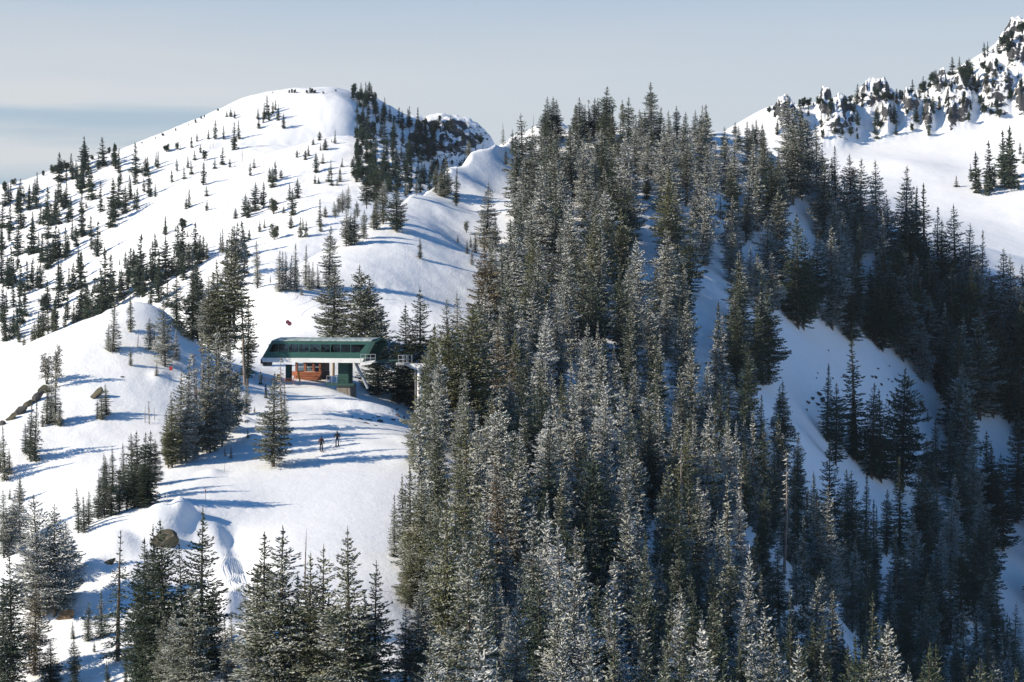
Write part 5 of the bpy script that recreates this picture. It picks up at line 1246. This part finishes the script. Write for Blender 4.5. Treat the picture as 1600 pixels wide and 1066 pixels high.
# --- old ski tracks pressed into the snow
tv = []; tf = []
rr = random.Random(5)
def track(pts, w=.34, h=.05):
    base = len(tv); n = len(pts)
    for i, (x, y) in enumerate(pts):
        a = pts[min(i + 1, n - 1)]; b = pts[max(i - 1, 0)]; dx, dy = a[0] - b[0], a[1] - b[1]; l = math.hypot(dx, dy) or 1; nx, ny = -dy / l, dx / l
        f = min(1, i / 4, (n - 1 - i) / 4)
        for o, hh in ((-1, -.04), (-.62, 1), (-.15, .15), (.15, .15), (.62, 1), (1, -.04)):
            px_, py_ = x + nx * o * w, y + ny * o * w
            tv.append((px_, py_, near.z(px_, py_) + .012 + h * hh * f))
    for i in range(n - 1):
        for j in range(5): q = base + i * 6 + j; tf.append((q, q + 1, q + 7, q + 6))
for i in range(6):
    ax, ay, _ = ground(352 + 6 * i, 858 + 3 * i); bx, by, _ = ground(345 + 7 * i, 935)
    track([(ax + (bx - ax) * k / 30 + .25 * math.sin(k * .5 + i), ay + (by - ay) * k / 30) for k in range(31)], .22, .07)
for i in range(3):
    ax, ay, _ = ground(410 + 25 * i, 505); bx, by, _ = ground(470 + 30 * i, 462)
    track([(ax + (bx - ax) * k / 50 + .6 * math.sin(k * .22 + i), ay + (by - ay) * k / 50) for k in range(51)])
tm = np_mesh('ski_tracks', np.array(tv), np.array(tf), True)
tag(link('ski_tracks', tm, M['snow']), 'old ski tracks in the gully and on the knoll above the lift', None, None, 'structure')

# --- people
def skinned(name, verts, edges, mat, parent, sub=1):
    """verts: (x, y, z, r); the first is the root"""
    me = bpy.data.meshes.new(name); me.from_pydata([v[:3] for v in verts], edges, [])
    o = bpy.data.objects.new(name, me); C.objects.link(o)
    md = o.modifiers.new('skin', 'SKIN'); md.use_smooth_shade = True
    for i, v in enumerate(verts):
        d = me.skin_vertices[0].data[i]; rx = v[3]; d.radius = (rx, v[4] if len(v) > 4 else rx); d.use_root = (i == 0)
    sb = o.modifiers.new('sub', 'SUBSURF'); sb.levels = sub; sb.render_levels = sub
    dg = bpy.context.evaluated_depsgraph_get(); me2 = bpy.data.meshes.new_from_object(o.evaluated_get(dg))
    bpy.data.objects.remove(o); bpy.data.meshes.remove(me)
    me2.name = name; me2.materials.clear(); return link(name, me2, mat, parent)
def cloth(name, c): return mat_simple(name, tuple(v * .8 for v in c), c, 6.0, .75)
M['skin'] = mat_simple('skin', (.42, .24, .17), (.50, .30, .21), 5.0, .6)
def person(px, py, rz, jacket, pants, helmet, label, arms='side', skirt=None, pack=None, poles=True, ski_rz=0.0, stance=.14):
    x, y, z = ground(px, py); e = empty('person', (x, y, z), rz); tag(e, label, 'person')
    h = .06
    legs = [(0, 0, .95, .145, .12), (stance * .7, -.02, .86, .105), (stance, -.06, .50, .078), (stance + .01, .01, .14, .06), (stance + .01, -.12, .09, .055),
            (-stance * .7, -.02, .86, .105), (-stance, -.06, .50, .078), (-stance - .01, .01, .14, .06), (-stance - .01, -.12, .09, .055),
            (0, 0, 1.15, .155, .12), (0, .01, 1.38, .19, .13), (0, 0, 1.50, .09), (0, -.01, 1.57, .065), (0, -.02, 1.66, .10, .115), (0, -.01, 1.77, .07)]
    ed = [(0, 1), (1, 2), (2, 3), (3, 4), (0, 5), (5, 6), (6, 7), (7, 8), (0, 9), (9, 10), (10, 11), (11, 12), (12, 13), (13, 14)]
    if arms == 'side': al = [(.21, .01, 1.40, .075), (.29, .02, 1.14, .058), (.30, -.10, .92, .046), (.30, -.15, .86, .045)]
    elif arms == 'hold': al = [(.22, .01, 1.40, .08), (.36, -.02, 1.17, .062), (.33, -.24, 1.04, .048), (.31, -.30, 1.02, .046)]
    for s in (1, -1):
        b = len(legs); legs += [(s * a[0],) + a[1:] for a in al]; ed += [(10, b), (b, b + 1), (b + 1, b + 2), (b + 2, b + 3)]
    body = skinned('body', legs, ed, pants, e)
    # clothes follow the same skeleton, a little fuller
    jv = [(0, 0, 1.10, .175, .145), (0, .01, 1.36, .205, .15), (0, 0, 1.49, .11), (0, 0, .90, .175, .145)]
    je = [(0, 1), (1, 2), (0, 3)]
    for s in (1, -1):
        b = len(jv); jv += [(s * a[0], a[1], a[2], a[3] + .018) for a in al[:3]]; je += [(1, b), (b, b + 1), (b + 1, b + 2)]
    skinned('jacket', jv, je, jacket, e)
    skinned('helmet', [(0, -.01, 1.70, .125, .14), (0, 0, 1.78, .105, .12)], [(0, 1)], helmet, e)
    MB().box(-.075, .075, -.155, -.115, 1.645, 1.715).build('goggles', M['rubber'], e, .015)
    skinned('face', [(0, -.085, 1.63, .055), (0, -.105, 1.60, .04)], [(0, 1)], M['skin'], e)
    if pack: MB().box(-.15, .15, .14, .30, 1.05, 1.48).build('backpack', pack, e, .04)
    if skirt: skinned('overtrousers', [(0, 0, .95, .19, .16), (.05, -.02, .72, .20, .15), (.03, -.03, .60, .16, .13)], [(0, 1), (1, 2)], skirt, e)
    for s in (1, -1):
        xb = s * (stance + .01)
        MB().box(xb - .055, xb + .055, -.20, .14, .03, .26).build('boot', M['rubber'], e, .02)
        sk = MB(); sk.box(xb - .05, xb + .05, -.85, .80, .004, .026); sk.hexa([(xb - .05, -.85, .004), (xb + .05, -.85, .004), (xb + .03, -1.0, .10), (xb - .03, -1.0, .10), (xb - .05, -.85, .026), (xb + .05, -.85, .026), (xb + .03, -1.0, .115), (xb - .03, -1.0, .115)])
        sk.build('ski', M['rubber'], e)
        hnd = al[3]
        gl = MB().box(s * hnd[0] - .045, s * hnd[0] + .045, hnd[1] - .06, hnd[1] + .05, hnd[2] - .06, hnd[2] + .05).build('glove', M['rubber'], e, .02)
        if poles: MB().bar((s * hnd[0], hnd[1] - .02, hnd[2] + .12), (s * (hnd[0] + .1), hnd[1] + .25 if arms == 'hold' else hnd[1] - .1, .02), .014, 6, .008).build('ski_pole', M['galv'], e)
    return e
BL = cloth('black_cloth', (.018, .018, .02)); DR = cloth('dark_red_cloth', (.085, .012, .018)); NV = cloth('navy_cloth', (.02, .03, .05)); GY = cloth('pale_grey_cloth', (.42, .45, .45))
TL = cloth('blue_grey_cloth', (.03, .06, .085)); GN = cloth('dull_green_cloth', (.09, .14, .06)); LB = cloth('pale_blue_cloth', (.34, .42, .58))
person(502, 705, math.radians(12), DR, BL, BL, 'person in a dark red jacket, the left of two skiers on the run', 'side', None, None, False, 0, .12)
person(527, 697, math.radians(-4), BL, NV, BL, 'person in a black jacket holding poles, the right of two skiers', 'hold', None, GY)
person(407, 601, math.radians(150), TL, BL, BL, 'person in dark blue with green trousers standing left of the station', 'side', GN, None)
person(415, 622, math.radians(60), LB, BL, BL, 'person in a pale blue jacket half hidden by the stout spruce', 'side', None, None, False)

# --- thin haze over the whole place
hb = MB().box(-3100, 3100, -600, 5100, -117, 172).build('haze', None)
hm = bpy.data.materials.new('haze_air'); hm.use_nodes = True; hm.node_tree.nodes.clear(); k = NT(hm.node_tree)
ho = k.n('ShaderNodeOutputMaterial'); hv = k.n('ShaderNodeVolumePrincipled')
hv.inputs['Color'].default_value = (.86, .93, 1.0, 1); hv.inputs['Density'].default_value = 0.00004; hv.inputs['Anisotropy'].default_value = 0.2
k.l(hv.outputs[0], ho.inputs['Volume']); hb.data.materials.append(hm)
tag(hb, 'thin pale winter haze over the valley and ridges', None, None, 'stuff')
